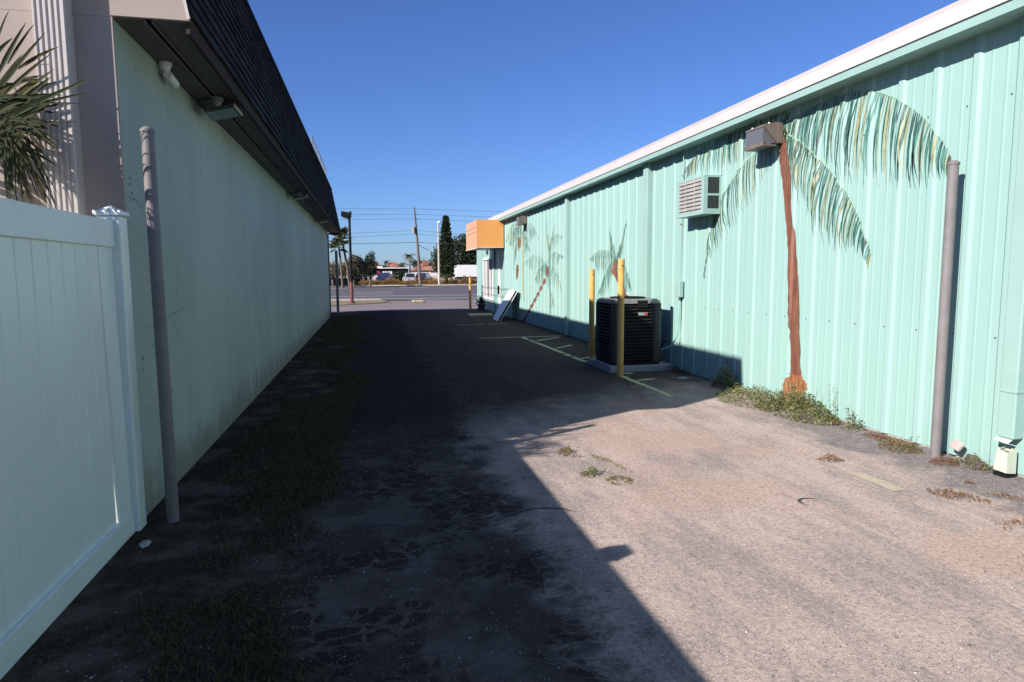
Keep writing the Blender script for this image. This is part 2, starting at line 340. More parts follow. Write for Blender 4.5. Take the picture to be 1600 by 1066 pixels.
m_tar = mat('tar_stain', (.035, .035, .04), .7, .2, 20)
def tarmark(px, py, r, a0, a1, wd, sq=1.0):
    c = onZ(px, py); b = MB(); n = 18
    for i in range(n):
        q = []
        for j in (i, i + 1):
            a = R(a0 + (a1 - a0) * j / n); w_ = wd * math.sin(math.pi * (j + .3) / (n + .6)) * (.7 + .5 * noise.noise((j * .8, px, 0)))
            q += [(c.x + math.cos(a) * (r - w_) * sq, c.y + math.sin(a) * (r - w_), .004), (c.x + math.cos(a) * (r + w_) * sq, c.y + math.sin(a) * (r + w_), .004)]
        b.quad(q[0], q[1], q[3], q[2])
    o = b.build('tar_stain', m_tar); o['kind'] = 'structure'
tarmark(1268, 785, .075, 20, 230, .014, 1.1); tarmark(850, 812, .20, 20, 170, .016, 1.3); tarmark(588, 834, .14, 10, 160, .018, 1.4); tarmark(1225, 648, .09, 60, 200, .006)

# ------------------------------------------------------------------ mint metal building
XW, PER, HT = 4.90, .39, 3.62
Y0, Y1 = -6.0, 24.0
def breakpts():
    pts = []
    n0 = int((Y0 - 4.21) / PER) - 1; n1 = int((Y1 - 4.21) / PER) + 2
    for k in range(n0, n1):
        c = 4.21 + k * PER
        for dy, dx in ((-.052, 0), (-.026, .020), (.026, .020), (.052, 0), (.115, 0), (.124, .003), (.136, .003), (.145, 0), (.245, 0), (.254, .003), (.266, .003), (.275, 0)):
            pts.append((c + dy, XW - dx))
    pts = [p for p in pts if Y0 < p[0] < Y1]; return [(Y0, XW)] + pts + [(Y1, XW)]
BP = breakpts()
shop = thing('metal_building', 'long mint green corrugated metal building with white roof trim on the right', 'building', (XW, 9, 0))
def S(b_, name, m, parent=None, loc=None):          # part of the shop: keep world coordinates
    o = b_.build(name, m); par = parent or shop; o.parent = par
    if par == shop: o.matrix_parent_inverse = Matrix.Translation(-Vector(shop.location))
    return o
b = MB()
for (ya, xa), (yb, xb) in zip(BP, BP[1:]):
    b.quad((xa, ya, .02), (xb, yb, .02), (xb, yb, HT), (xa, ya, HT))
b.cur = 1
for zz in (1.06, 2.96):
    for k in range(-24, 51):
        yy = 4.21 + k * PER + .075 + rnd.uniform(-.006, .006)
        if Y0 < yy < Y1: b.box(XW - .006, XW - .0005, yy - .006, yy + .006, zz - .006, zz + .006)
S(b, 'corrugated_wall', [m_mint, mat('fastener_grey', (.10, .11, .10), .5)])
b = MB(); b.box(XW + .02, XW + .10, Y0, 30.4, -.02, .03); b.quad((XW + .01, Y0, 0), (XW + .01, Y1, 0), (XW + .01, Y1, HT), (XW + .01, Y0, HT))
b.box(XW + .1, 16, 30.3, 30.4, 0, HT); b.box(XW + .1, 16, Y0 - .1, Y0, 0, HT)
S(b, 'wall_base', m_concrete)
# street end of the wall: entrance bay under the awning
XE = 4.93
b = MB(); b.box(XE, XE + .10, 24.02, 24.9, 0, HT); b.box(XE, XE + .1, 25.3, 26.4, 0, HT)
b.box(XE, XE + .1, 24.9, 25.3, 2.15, HT); b.box(XE, XE + .1, 26.4, 28.7, 0, .5); b.box(XE, XE + .1, 26.4, 28.7, 2.25, HT); b.box(XE - .03, XE + .1, 28.7, 30.4, 0, HT)
b.box(XE - .06, XE - .002, 28.9, 29.05, 0, HT - .1); b.box(XE - .06, XE - .002, 25.95, 26.08, 0, 2.5)
S(b, 'entrance_wall', m_mint_trim)
b = MB(); b.bbox(XE - .02, XE + .05, 24.92, 25.28, .02, 2.14); dr = S(b, 'door', m_white)
b = MB(); b.box(XE - .09, XE - .02, 24.98, 25.04, .78, 1.12); S(b, 'door_handle', m_black, dr)
b = MB()
for y0, y1 in ((26.4, 26.5), (27.05, 27.15), (27.95, 28.05), (28.6, 28.7)): b.box(XE - .035, XE + .06, y0, y1, .58, 2.17)
b.box(XE - .045, XE + .06, 26.38, 28.72, .5, .58); b.box(XE - .045, XE + .06, 26.38, 28.72, 2.17, 2.25)
wf = S(b, 'window_frame', m_white); b = MB(); b.box(XE + .03, XE + .05, 26.5, 28.6, .58, 2.17); S(b, 'window_pane', m_darkglass, wf)
b = MB(); b.box(XE - .06, XE - .004, 27.5, 27.75, 2.4, 2.62); S(b, 'notice_box', m_darkgrey)
b = MB(); b.box(XE + .005, XE + .02, 25.5, 25.9, 1.75, 2.45); S(b, 'entrance_pane', m_darkglass)
# awning
ax = 3.86
b = MB(); b.cur = 0
b.quad((ax, 23.88, 2.53), (XW - .035, 23.88, 2.53), (XW - .035, 23.88, 3.55), (ax, 23.88, 3.55))
b.quad((ax, 23.88, 3.55), (XW - .035, 23.88, 3.55), (XW - .035, 26.6, 3.72), (ax, 26.6, 3.55))
b.quad((ax, 26.6, 2.53), (XW - .03, 26.6, 2.53), (XW - .03, 26.6, 3.55), (ax, 26.6, 3.55))
b.cur = 1; b.quad((ax, 23.88, 2.53), (ax, 23.88, 3.55), (ax, 26.6, 3.55), (ax, 26.6, 2.53))
for z in (3.28, 3.12): b.box(ax - .012, ax - .002, 23.95, 26.5, z, z + .02)
b.cur = 2; b.quad((ax, 23.88, 2.53), (ax, 26.6, 2.53), (XW - .035, 26.6, 2.53), (XW - .035, 23.88, 2.53))
aw = S(b, 'awning', [m_orange, m_peach, m_darkgrey])
b = MB(); b.box(ax - .02, XW - .035, 23.865, 23.878, 2.53, 2.56); b.box(ax - .02, ax - .003, 23.87, 26.6, 2.50, 2.53); S(b, 'awning_trim', m_cream, aw)
# eave: underside, mint board, grey lip, white gutter face, roof
ye = 31.5
b = MB(); b.prism([(XW + .2, 3.503), (4.674, 3.503), (4.672, 3.570), (XW + .2, 3.570)], 'y', Y0, ye); S(b, 'eave_board', m_mint_trim)
b = MB(); b.prism([(4.72, 3.572), (4.688, 3.572), (4.688, 3.588), (4.72, 3.588)], 'y', Y0, ye); S(b, 'gutter_lip', m_grey_lip)
b = MB(); b.prism([(4.72, 3.590), (4.674, 3.590), (4.655, 3.70), (4.642, 3.738), (4.655, 3.745), (4.72, 3.745)], 'y', Y0, ye); S(b, 'gutter', m_white_trim)
b = MB(); b.prism([(4.722, 3.60), (4.722, 3.735), (12, 4.32), (12, 4.22), (5.2, 3.60)], 'y', Y0, ye - .2); S(b, 'roof', m_white_trim)
# boxed downpipes
def dpipe(y, wd, z0=.02):
    b = MB(); b.bbox(XW - .10, XW + .002, y - wd / 2, y + wd / 2, z0, 3.50, .01); return S(b, 'downpipe', m_mint_trim)
dpipe(15.83, .17); dpipe(11.0, .2)
dp = dpipe(4.06, .14, .30)
b = MB()
x0, x1, ya, yb = XW - .125, XW - .045, 4.0, 4.085     # kicked-out broken shoe below the pipe
top = [(x0 - .005, ya, .20), (x1, ya - .004, .215), (x1, yb, .225), (x0 - .005, yb, .21)]; bot = [(x0 - .018, ya - .012, .04), (x1 - .008, ya - .012, .03), (x1 - .008, yb + .012, .04), (x0 - .018, yb + .012, .045)]
b.add(top + bot, [(0, 1, 5, 4), (1, 2, 6, 5), (2, 3, 7, 6), (3, 0, 4, 7)])
ins = [(p[0] + (.008 if i in (0, 3) else -.008), p[1] + (.008 if i < 2 else -.008), p[2] - .002) for i, p in enumerate(top)]
b.add(top + ins, [(0, 1, 5, 4), (1, 2, 6, 5), (2, 3, 7, 6), (3, 0, 4, 7)])
b.cur = 1; b.add([(q[0], q[1], q[2] - .03) for q in ins], [(0, 1, 2, 3)]); b.cur = 2
b.box(x0 - .02, x1 - .01, ya - .012, yb + .012, .005, .029)
b.cur = 0; b.add([(XW - .104, 3.99, .30), (XW - .1, 4.13, .30), (XW - .13, 4.12, .275), (XW - .135, 4.0, .27)], [(0, 1, 2, 3)])
sh_ = S(b, 'broken_downpipe_shoe', [mat('pale_cream_shoe', (.48, .52, .42), .5), m_soffit, m_black], dp)
tag(sh_, 'pale cream broken pipe shoe, open and gaping at the top')
b = MB(); b.bbox(XW - .106, XW, 3.985, 4.135, .66, .68, .003); S(b, 'pipe_strap', m_mint_trim, dp)

# ---- painted palms on the corrugated wall (flat paint following every rib)
def wallx(y):
    for (ya, xa), (yb, xb) in zip(BP, BP[1:]):
        if ya <= y <= yb: return xa + (xb - xa) * (y - ya) / max(1e-9, yb - ya)
    return XW
import bisect
BY = [p[0] for p in BP]
def clip(poly, y, keep_gt):
    out = []
    for i in range(len(poly)):
        a, c = poly[i], poly[(i + 1) % len(poly)]
        ia = a[0] >= y if keep_gt else a[0] <= y; ic = c[0] >= y if keep_gt else c[0] <= y
        if ia: out.append(a)
        if ia != ic:
            t = (y - a[0]) / (c[0] - a[0]); out.append((y, a[1] + (c[1] - a[1]) * t))
    return out
def paint(b, poly, off):                 # convex poly in wall (y, z)
    ys = [p[0] for p in poly]; i = max(0, bisect.bisect_right(BY, min(ys)) - 1)
    while i < len(BY) - 1 and BY[i] < max(ys):
        q = clip(clip(poly, BY[i], True), BY[i + 1], False)
        q = [p for k, p in enumerate(q) if math.hypot(p[0] - q[k - 1][0], p[1] - q[k - 1][1]) > 1e-6]
        if len(q) >= 3:
            (ya, xa), (yb, xb) = BP[i], BP[i + 1]
            b.add([(xa + (xb - xa) * (p[0] - ya) / (yb - ya) - off, p[0], p[1]) for p in q], [tuple(range(len(q)))])
        i += 1
def W(px, py): v = onX(px, py, XW - .008); return (v.y, v.z)
def stroke(b, pts, w0, wm, w1, off, mi):  # brush stroke along (y, z) points
    b.cur = mi; n = len(pts); Ls = []
    for i, p in enumerate(pts):
        a, c = pts[max(0, i - 1)], pts[min(n - 1, i + 1)]; d = Vector((c[0] - a[0], c[1] - a[1])); d = d.normalized() if d.length else Vector((0, 1))
        t = i / (n - 1); wd = (w0 + (wm - w0) * t * 2.5) if t < .4 else (wm + (w1 - wm) * (t - .4) / .6)
        Ls.append(((p[0] - d.y * wd / 2, p[1] + d.x * wd / 2), (p[0] + d.y * wd / 2, p[1] - d.x * wd / 2)))
    for i in range(n - 1): paint(b, [Ls[i][0], Ls[i][1], Ls[i + 1][1], Ls[i + 1][0]], off)
def bez(P, t):
    P = [Vector(p) for p in P]
    while len(P) > 1: P = [P[i].lerp(P[i + 1], t) for i in range(len(P) - 1)]
    return P[0]
def polyl(pts, t):
    L = [math.dist(a, c) for a, c in zip(pts, pts[1:])]; s = t * sum(L)
    for k, l in enumerate(L):
        if s <= l or k == len(L) - 1: f = s / l; return Vector(pts[k]).lerp(Vector(pts[k + 1]), f)
        s -= l
mp_dark = mat('mural_dark_green', (.035, .105, .085), .5, .4, 9); mp_teal = mat('mural_teal', (.075, .23, .18), .5, .25, 9)
mp_ochre = mat('mural_ochre', (.33, .29, .15), .5, .25, 9); mp_pale = mat('mural_pale_mint', (.30, .50, .36), .5, .1, 9)
mp_trunk = mat('mural_red_brown', (.17, .068, .040), .6, .35, 9, stretch=(1, 1.6, .3), dirt=(.30, .16, .10, .6)); mp_ghost = mat('mural_ghost_green', (.15, .28, .24), .5, .2, 9)
mp_grey = mat('mural_grey_green', (.07, .10, .085), .5, .25, 9); mp_tan = mat('mural_tan', (.36, .38, .22), .5, .15, 9)
mp_root = mat('mural_orange_root', (.30, .115, .045), .6, .35, 14, stretch=(1, 1.5, .4), dirt=(.15, .05, .03, .9))
MP = [mp_dark, mp_teal, mp_ochre, mp_pale, mp_trunk, mp_ghost, mp_grey, mp_tan, mp_root]
def frond(b, spine, n, ln, lean, pal, wd=.012, off=.004, r=None):
    """spine: photo pixels; leaflets hang under it. ln(t) = length in metres, lean = sideways metres per metre"""
    r = r or rnd; sp = [W(*p) for p in spine]
    stroke(b, [tuple(polyl(sp, i / 14)) for i in range(15)], .016, .018, .006, off + .001, 3)
    for k in range(n):
        t = (k + r.uniform(-.3, .3)) / n; t = min(1, max(0, t)); p = polyl(sp, t)
        L = ln(t) * r.uniform(.82, 1.12); le = (lean(t) if callable(lean) else lean) + r.uniform(-.05, .05); cv = r.uniform(.02, .14) * L
        pts = [(p[0] + le * L * u + cv * math.sin(u * math.pi), p[1] - L * u) for u in (0, .12, .3, .5, .7, .87, 1)]
        mi = r.choices(pal[0], pal[1])[0]
        stroke(b, pts, wd * .5, wd * r.choice((.6, .9, 1.2, 1.6, 2.0)), .002, off + .0006 * (k % 3), mi)
NEAR = ((0, 6, 1, 2, 7, 5), (6, 1.6, 3.4, 1.3, 2.0, 1.6)); FAR = ((5, 1, 7, 6), (6, 2, 2, 1)); FARD = ((5, 1, 6, 7), (5, 4, 3, 1))
# the large palm
b = MB()
frond(b, [(1228, 190), (1262, 170), (1310, 147), (1352, 138), (1395, 150), (1435, 175), (1462, 205), (1480, 232), (1489, 252)], 100, lambda t: .22 + 1.0 * math.sin(math.pi * min(1, t * 1.05)) ** .8 * (.62 if t < .85 else .45), lambda t: .18 - .16 * t, NEAR, .017)
frond(b, [(1228, 208), (1252, 222), (1280, 248), (1302, 272), (1322, 300), (1340, 335), (1352, 365), (1361, 398)], 84, lambda t: .16 + .55 * math.sin(math.pi * min(1, t + .1)), lambda t: .10 + .10 * t, NEAR, .014)
frond(b, [(1216, 205), (1190, 232), (1165, 252), (1142, 283), (1124, 315), (1112, 350), (1104, 390), (1099, 430)], 78, lambda t: .12 + .50 * math.sin(math.pi * min(1, t + .1)), lambda t: -.05 - .10 * t, NEAR, .012)
frond(b, [(1216, 190), (1185, 195), (1150, 205), (1120, 217), (1095, 232), (1072, 262)], 72, lambda t: .20 + .28 * math.sin(math.pi * t), lambda t: .05 + .35 * t ** 3, NEAR, .014)
frond(b, [(1222, 186), (1235, 176), (1215, 168), (1180, 176), (1150, 188), (1120, 205)], 46, lambda t: .24, .3, ((0, 6, 1), (5, 3, 2)), .02)
for k in range(20):                       # green crown shaft
    stroke(b, [W(1221 + rnd.uniform(-3, 12), 188 + k * 1.2), W(1223 + rnd.uniform(-2, 8), 200 + k * 1.3), W(1223 + rnd.uniform(-1, 6), 214 + k * .8)], .008, .02, .004, .0055, rnd.choice((3, 7, 1)))
tr = [(1221, 216, 8), (1224, 245, 14), (1230, 290, 14), (1233, 340, 12), (1237, 390, 13), (1240, 440, 14), (1241, 500, 15), (1242, 550, 15), (1243, 588, 17)]
def trunk(b, tr, mi, jag=0.0, steps=44, off=.0065):
    pts = [(W(x, y), W(x + wd / 2, y), W(x - wd / 2, y)) for x, y, wd in tr]
    c = [p[0] for p in pts]; hw = [abs(p[1][0] - p[2][0]) / 2 for p in pts]; rows = []
    for i in range(steps + 1):
        t = i / steps * (len(c) - 1); k = min(int(t), len(c) - 2); f = t - k
        y = c[k][0] * (1 - f) + c[k + 1][0] * f; z = c[k][1] * (1 - f) + c[k + 1][1] * f; h = hw[k] * (1 - f) + hw[k + 1] * f
        rows.append((y - h * (1 + rnd.uniform(-jag, jag)), y + h * (1 + rnd.uniform(-jag, jag)), z))
    b.cur = mi
    for a, c2 in zip(rows, rows[1:]): paint(b, [(a[0], a[2]), (a[1], a[2]), (c2[1], c2[2]), (c2[0], c2[2])], off)
trunk(b, tr, 4, .12)
trunk(b, [(1243, 586, 19), (1243, 598, 34), (1243, 615, 36), (1243, 632, 40), (1244, 644, 42)], 8, .3, 16, .0066)
for k in range(26):
    a = rnd.uniform(0, 1); y0_ = 592 + rnd.uniform(0, 30)
    stroke(b, [W(1228 + 30 * a, y0_), W(1229 + 30 * a, y0_ + rnd.uniform(10, 20))], .01, .02, .003, .0085, rnd.choice((4, 2, 2, 4)))
for k in range(60):
    t = rnd.random(); i = int(t * 8); x = tr[i][0] * (1 - (t * 8 - i)) + tr[i + 1][0] * (t * 8 - i); y = tr[i][1] * (1 - (t * 8 - i)) + tr[i + 1][1] * (t * 8 - i)
    stroke(b, [W(x - 3, y), W(x + 3, y + 1.5)], .004, .008, .003, .008, 4)
o = S(b, 'painted_palm', MP); tag(o, 'large painted palm with red brown trunk and arching dark fronds')
# paler palms further along
b = MB()
def small(b, cx, cy, fr, pal, n=26, L=.35, wd=.016):
    for (dx1, dy1, dx2, dy2, dx3, dy3) in fr:
        frond(b, [(cx, cy), (cx + dx1, cy + dy1), (cx + dx2, cy + dy2), (cx + dx3, cy + dy3)], n, lambda t: .1 + L * math.sin(math.pi * min(1, t + .12)), .1, pal, wd)
small(b, 962, 402, [(-10, -10, -25, -12, -41, 3), (-8, 8, -18, 28, -28, 60), (8, -20, 12, -40, 18, -60), (8, 3, 18, 18, 24, 50), (-3, -20, -8, -35, -10, -45)], FARD, 34, .45)
trunk(b, [(962, 408, 5), (960, 425, 7), (966, 440, 6), (975, 455, 6), (980, 466, 7)], 4, .3, 14)
tag(S(b, 'painted_palm', MP), 'faint painted palm behind the condenser and yellow posts')
b = MB()
small(b, 853, 412, [(-8, -12, -20, -14, -35, 0), (-6, 2, -12, 10, -18, 26), (12, 4, 20, 16, 24, 44), (6, 10, 8, 40, 14, 72), (5, -12, 14, -20, 27, -12)], FAR, 28, .5, .02)
for cx_, cy_, hw_, hh_ in ((855, 425, 3.2, 9), (850, 441, 3, 7), (845, 451, 2.6, 6), (840.5, 460, 2.6, 5.5), (836, 468.5, 2.6, 5.5), (831.5, 477, 2.8, 5.5), (827, 485, 2.6, 5), (823, 493, 2.6, 5), (818, 501, 4, 6)):
    b.cur = 4; q_ = [W(cx_ + hw_ * .5, cy_ - hh_), W(cx_ + hw_, cy_ - 1), W(cx_ - hw_ * .5, cy_ + hh_), W(cx_ - hw_, cy_ + 1)]; paint(b, q_, .0066)
tag(S(b, 'painted_palm', MP), 'painted palm with a leaning trunk broken into brown dashes')
b = MB()
small(b, 812, 352, [(-8, 4, -14, 18, -16, 36), (-10, -4, -16, 8, -22, 26), (9, -6, 22, 0, 30, 20), (7, 6, 12, 22, 16, 42), (-4, 20, -8, 40, -10, 70)], FARD, 30, .6, .02)
trunk(b, [(812, 371, 2), (811.5, 378, 5), (811, 388, 3), (810.5, 393, 1)], 4, .3, 10); trunk(b, [(808.5, 414, 2), (808, 422, 4.5), (807.5, 432, 3), (807.5, 438, 1)], 4, .3, 10)
stroke(b, [W(812, 392), W(810, 402), W(808.5, 416)], .008, .012, .006, .0066, 6)
trunk(b, [(816, 365, 1), (817, 400, 1.3), (817, 440, 1.3), (818, 470, 1.2)], 7, .3, 16, .009)
tag(S(b, 'painted_palm', MP), 'painted palm under the far wall light, partly washed out')
b = MB()
small(b, 858, 385, [(-2, -20, -4, -34, -5, -48), (6, -14, 12, -20, 22, -16), (3, -10, 6, -25, 10, -36)], ((5, 7), (4, 2)), 22, .3, .014)
trunk(b, [(858, 390, 3), (859, 430, 3), (860, 470, 3), (860, 490, 4)], 5, .3, 16)
tag(S(b, 'painted_palm', MP), 'washed-out ghostly pale green painted palm')

# ---- things fixed on or standing by the mint wall
def window_ac():
    t = thing('window_air_conditioner', 'mint painted window air conditioner jutting from the green wall', 'air conditioner', (XW, 9.0, 2.42))
    b = MB(); x0, x1 = -.27, 0; y0, y1 = -.42, .42; z0, z1 = 0, .54
    b.box(x0, x1, y0, y1, z0 + .0, z0 + .03); b.box(x0, x1, y0, y1, z1 - .03, z1); b.box(x0, x1, y1 - .03, y1, z0 + .03, z1 - .03)
    b.box(x0, x0 + .06, y0, y0 + .03, z0 + .03, z1 - .03); b.box(-.03, 0, y0, y0 + .03, z0 + .03, z1 - .03); b.box(x0 + .06, -.03, y0, y0 + .03, .255, .285); b.box(x0 + .06, -.03, y0, y0 + .03, .03, .075)
    b.box(x0, x0 + .03, y0 + .03, y0 + .08, z0 + .03, z1 - .03); b.box(x0, x0 + .03, y1 - .08, y1 - .03, z0 + .03, z1 - .03)
    b.box(x0, x0 + .03, y0 + .08, y1 - .08, z0 + .03, z0 + .06)
    b.build('casing', m_mint_trim, t)
    b = MB(); b.box(x0 + .022, x0 + .03, y0 + .08, y1 - .08, .06, z1 - .03)
    for k in range(8):
        z = .085 + k * .055; b.box(x0 + .002, x0 + .022, y0 + .08, y1 - .08, z, z + .036)
    for y in (-.15, .12): b.box(x0 - .004, x0 + .001, y, y + .018, .06, z1 - .03)
    b.build('grille', m_palegrille, t)
    b = MB(); b.box(x0 + .06, -.03, y0 + .012, y0 + .022, .03, z1 - .03)
    for k in range(9):
        x = x0 + .07 + k * .02; b.box(x, x + .006, y0 + .004, y0 + .012, .075, .255); b.box(x, x + .006, y0 + .004, y0 + .012, .285, z1 - .03)
    b.build('side_vent', m_darkgrey, t)
    return t
window_ac()
def wall_light():
    t = thing('wall_light', 'bronze box wall light over the trunk of the large painted palm', 'wall light', (XW - .005, 7.17, 3.11), 0, 'wall lights on the mint wall')
    b = MB(); b.bbox(-.09, 0, 0, .40, .02, .265, .012); b.build('back_box', m_bronze, t)
    b = MB(); b.prism([(-.092, .265), (-.26, .235), (-.265, .215), (-.092, .03)], 'y', .0, .40); b.build('hood', m_bronze, t)
    b = MB(); b.prism([(-.098, .032), (-.262, .205), (-.268, .03), (-.20, .0)], 'y', .015, .385); b.build('lens', m_lens, t)
    b = MB(); b.box(-.275, -.10, .0, .40, -.012, .004); b.box(-.275, -.26, 0, .4, .004, .03); b.build('rim', m_bronze, t)
    for q in ((-.14, .09, .27), (-.23, .30, .245)): b = MB(); b.sphere(q, .012); b.build('screw', m_white, t)
    b = MB(); b.sphere((-.06, .2, -.02), .02); b.build('photocell', m_bronze, t)
    return t
wl = wall_light()
copy_thing(wl, (XW - .005, 20.3, 3.12), 0, 'bronze box wall light near the orange awning')

# pole maker
def pole(name, label, cat, x, y, h, r, m, group=None, cap=True, lean=0):
    t = thing(name, label, cat, (x, y, 0), 0, group)
    b = MB(); b.tube([(0, 0, -.02), (lean * .5, 0, h * .5), (lean, 0, h)], r, 20); b.build('shaft', m, t)
    b = MB(); b.tube([(lean, 0, h), (lean, 0, h + .018)], r * 1.12, 20)
    b.tube([(lean, 0, h + .018), (lean, 0, h + .034)], [r * 1.1, r * .6], 20); b.build('cap', m, t)
    return t
pole('steel_post', 'grey painted steel post against the sunlit mint wall', 'post', 4.74, 4.62, 2.47, .041, m_greypaint, 'grey steel posts')
pole('steel_post', 'grey steel post beside the white fence end on the left', 'post', -1.3, 4.5, 2.47, .037, m_greypaint, 'grey steel posts', lean=-.012)
pole('steel_post', 'dark distant steel post by the far corner of the left building', 'post', -1.31, 27.5, 2.5, .055, m_greypaint, 'grey steel posts')
def bollard(label, x, y, h):
    t = thing('bollard', label, 'bollard', (x, y, 0), 0, 'yellow bollards')
    b = MB(); b.tube([(0, 0, -.02), (0, 0, h - .01), (0, 0, h)], [.051, .051, .046], 20); b.build('shaft', m_yellow, t)
    b = MB(); b.tube([(.0, -.0525, h - .10), (.0, -.048, h - .10)], .011, 10); b.build('bolt_hole', m_black, t)
bollard('tall yellow bollard in front of the condenser corner', 3.75, 9.44, 1.80)
bollard('yellow bollard behind the condenser, second from the camera', 3.96, 11.39, 1.66)
bollard('farthest yellow bollard, beside the entrance window', 4.3, 28.6, 1.45)

# condenser
def rrect(x0, x1, y0, y1, r, n=6):
    P = []
    for cx, cy, a0 in ((x1 - r, y1 - r, 0), (x0 + r, y1 - r, 90), (x0 + r, y0 + r, 180), (x1 - r, y0 + r, 270)):
        for k in range(n + 1): a = R(a0 + 90 * k / n); P.append((cx + r * math.cos(a), cy + r * math.sin(a)))
    return P
t = thing('air_conditioner_unit', 'big black louvred condenser on a concrete pad by the mint wall', 'air conditioner', (4.22, 10.32, .10))
b = MB(); b.prism(rrect(-.36, .36, -.40, .40, .10), 'z', .03, 1.0); b.build('coil_core', m_black, t)
b = MB()
for k in range(17):
    z = .075 + k * .0545
    P0 = rrect(-.405, .405, -.445, .445, .12); P1 = rrect(-.37, .37, -.41, .41, .10); n = len(P0)
    b.add([(p[0], p[1], z) for p in P0] + [(p[0], p[1], z + .034) for p in P1] + [(p[0], p[1], z + .010) for p in P0],
          [(i, (i + 1) % n, 2 * n + (i + 1) % n, 2 * n + i) for i in range(n)] + [(2 * n + i, 2 * n + (i + 1) % n, n + (i + 1) % n, n + i) for i in range(n)] + [(i, n + i, n + (i + 1) % n, (i + 1) % n) for i in range(n)])
b.build('louvres', mat('louvre_black', (.02, .021, .022), .35, spec=.25), t)
m_corner = mat('corner_grey', (.045, .048, .048), .45, spec=.3)
for sx in (-1, 1):
    for sy in (-1, 1):
        b = MB(); b.prism([(p[0] + sx * .335, p[1] + sy * .375) for p in rrect(-.085, .085, -.085, .085, .07)], 'z', .03, 1.0)
        b.build('corner_post', m_corner, t)
b = MB(); b.prism(rrect(-.42, .42, -.46, .46, .13), 'z', .0, .05); b.build('base_pan', m_black, t)
b = MB(); b.prism(rrect(-.42, .42, -.46, .46, .13), 'z', 1.0, 1.045); b.prism(rrect(-.39, .39, -.43, .43, .13), 'z', 1.045, 1.07); b.build('top_cover', m_midgrey, t)
b = MB(); b.tube([(0, 0, 1.07), (0, 0, 1.085)], .30, 28)
for k in range(7): b.tube([(0, 0, 1.086), (0, 0, 1.094)], .29 - k * .04, 24)
b.build('fan_grille', m_black, t)
b = MB(); b.box(-.02, .16, -.463, -.43, .93, 1.047); b.build('front_bracket', m_black, t)
b = MB(); b.bbox(.0, .165, -.462, -.446, .80, .855, .008); bd = b.build('badge', m_midgrey, t)
tag(bd, 'small silver and red maker badge')
b = MB(); b.box(.105, .160, -.4655, -.4622, .805, .85); b.build('badge_field', m_red, bd)
cu = bpy.data.curves.new('badge_text', 'FONT'); cu.body = 'Rheem'; cu.size = .034; cu.extrude = .001; cu.align_x = 'CENTER'; cu.align_y = 'CENTER'
to = bpy.data.objects.new('badge_text', cu); COL.objects.link(to); bpy.context.view_layer.update()
me = bpy.data.meshes.new_from_object(to); bpy.data.objects.remove(to); to = bpy.data.objects.new('badge_text', me); COL.objects.link(to)
me.materials.clear(); me.materials.append(m_white); to.parent = bd; to.location = (.055, -.4638, .8275); to.rotation_euler = (R(90), 0, 0)
b = MB(); b.tube([(.42, -.20, .35), (.50, -.24, .36), (.60, -.26, .35)], .02, 8); b.tube([(.42, -.1, .15), (.56, -.1, .16), (.60, -.1, .3)], .012, 8); b.build('refrigerant_pipe', m_black, t)
b = MB(); b.bbox(3.72, 4.82, 9.80, 10.92, -.02, .10, .012)
tag(b.build('equipment_pad', mat('pad_concrete', (.30, .29, .30), .85, .1, 8, bmp=.3)), 'pale concrete pad under the black condenser', 'concrete pad')
# electrical box with conduits
t = thing('electrical_box', 'small mint electrical switch box with conduit above the condenser side', 'electrical box', (XW - .03, 9.68, 1.2))
b = MB(); b.bbox(-.07, .0, -.075, .075, 0, .26, .008); b.build('box_body', m_mint_trim, t)
b = MB(); b.tube([(-.03, .0, .26), (-.03, -.01, .9), (-.03, -.03, 1.6), (-.03, -.05, 2.28)], .008, 8); b.build('riser_conduit', m_mint_trim, t)
b = MB(); b.tube([(-.035, -.03, .0), (-.04, -.03, -.05)], .02, 10); b.build('fitting', m_darkgrey, t)
b = MB()
b.tube([bez([(-.04, -.03, -.05), (-.045, -.03, -.40), (-.05, -.02, -.75), (-.09, .05, -.80), (-.23, .2, -.86)], i / 16) for i in range(17)], .013, 8)
b.build('flexible_conduit', mat('mint_conduit', (.25, .5, .42), .5), t)
for z in (1.15, 1.9):
    b = MB(); b.sphere((-.03, -.01 - (z - .9) * .02, z), .016); b.build('clip', m_rust, t)

# leaning boards
t = thing('leaning_boards', 'large white boards leaning against the mint wall beside the entrance', 'board', (4.15, 21.95, 0), R(-5))
for k, (off, m, th, yo) in enumerate(((0, m_white, .03, 0), (.05, m_black, .03, -.03), (.095, m_white, .025, -.05))):
    b = MB(); ang = math.atan2(1.06, .62); dx, dz = math.cos(ang), math.sin(ang); nx, nz = dz, -dx
    P = [(off, 0), (off + 1.17 * dx, 1.17 * dz), (off + 1.17 * dx + nx * th, 1.17 * dz + nz * th), (off + nx * th, .0)]
    b.prism(P, 'y', -.62 + yo, .85 + yo); b.build('board', m, t)
b = MB(); b.bbox(3.55, 4.45, 23.9, 24.35, 0, .09, .02); tag(b.build('wheel_stop', m_lineyellow), 'low pale parking wheel stop in the shade before the entrance', 'wheel stop')

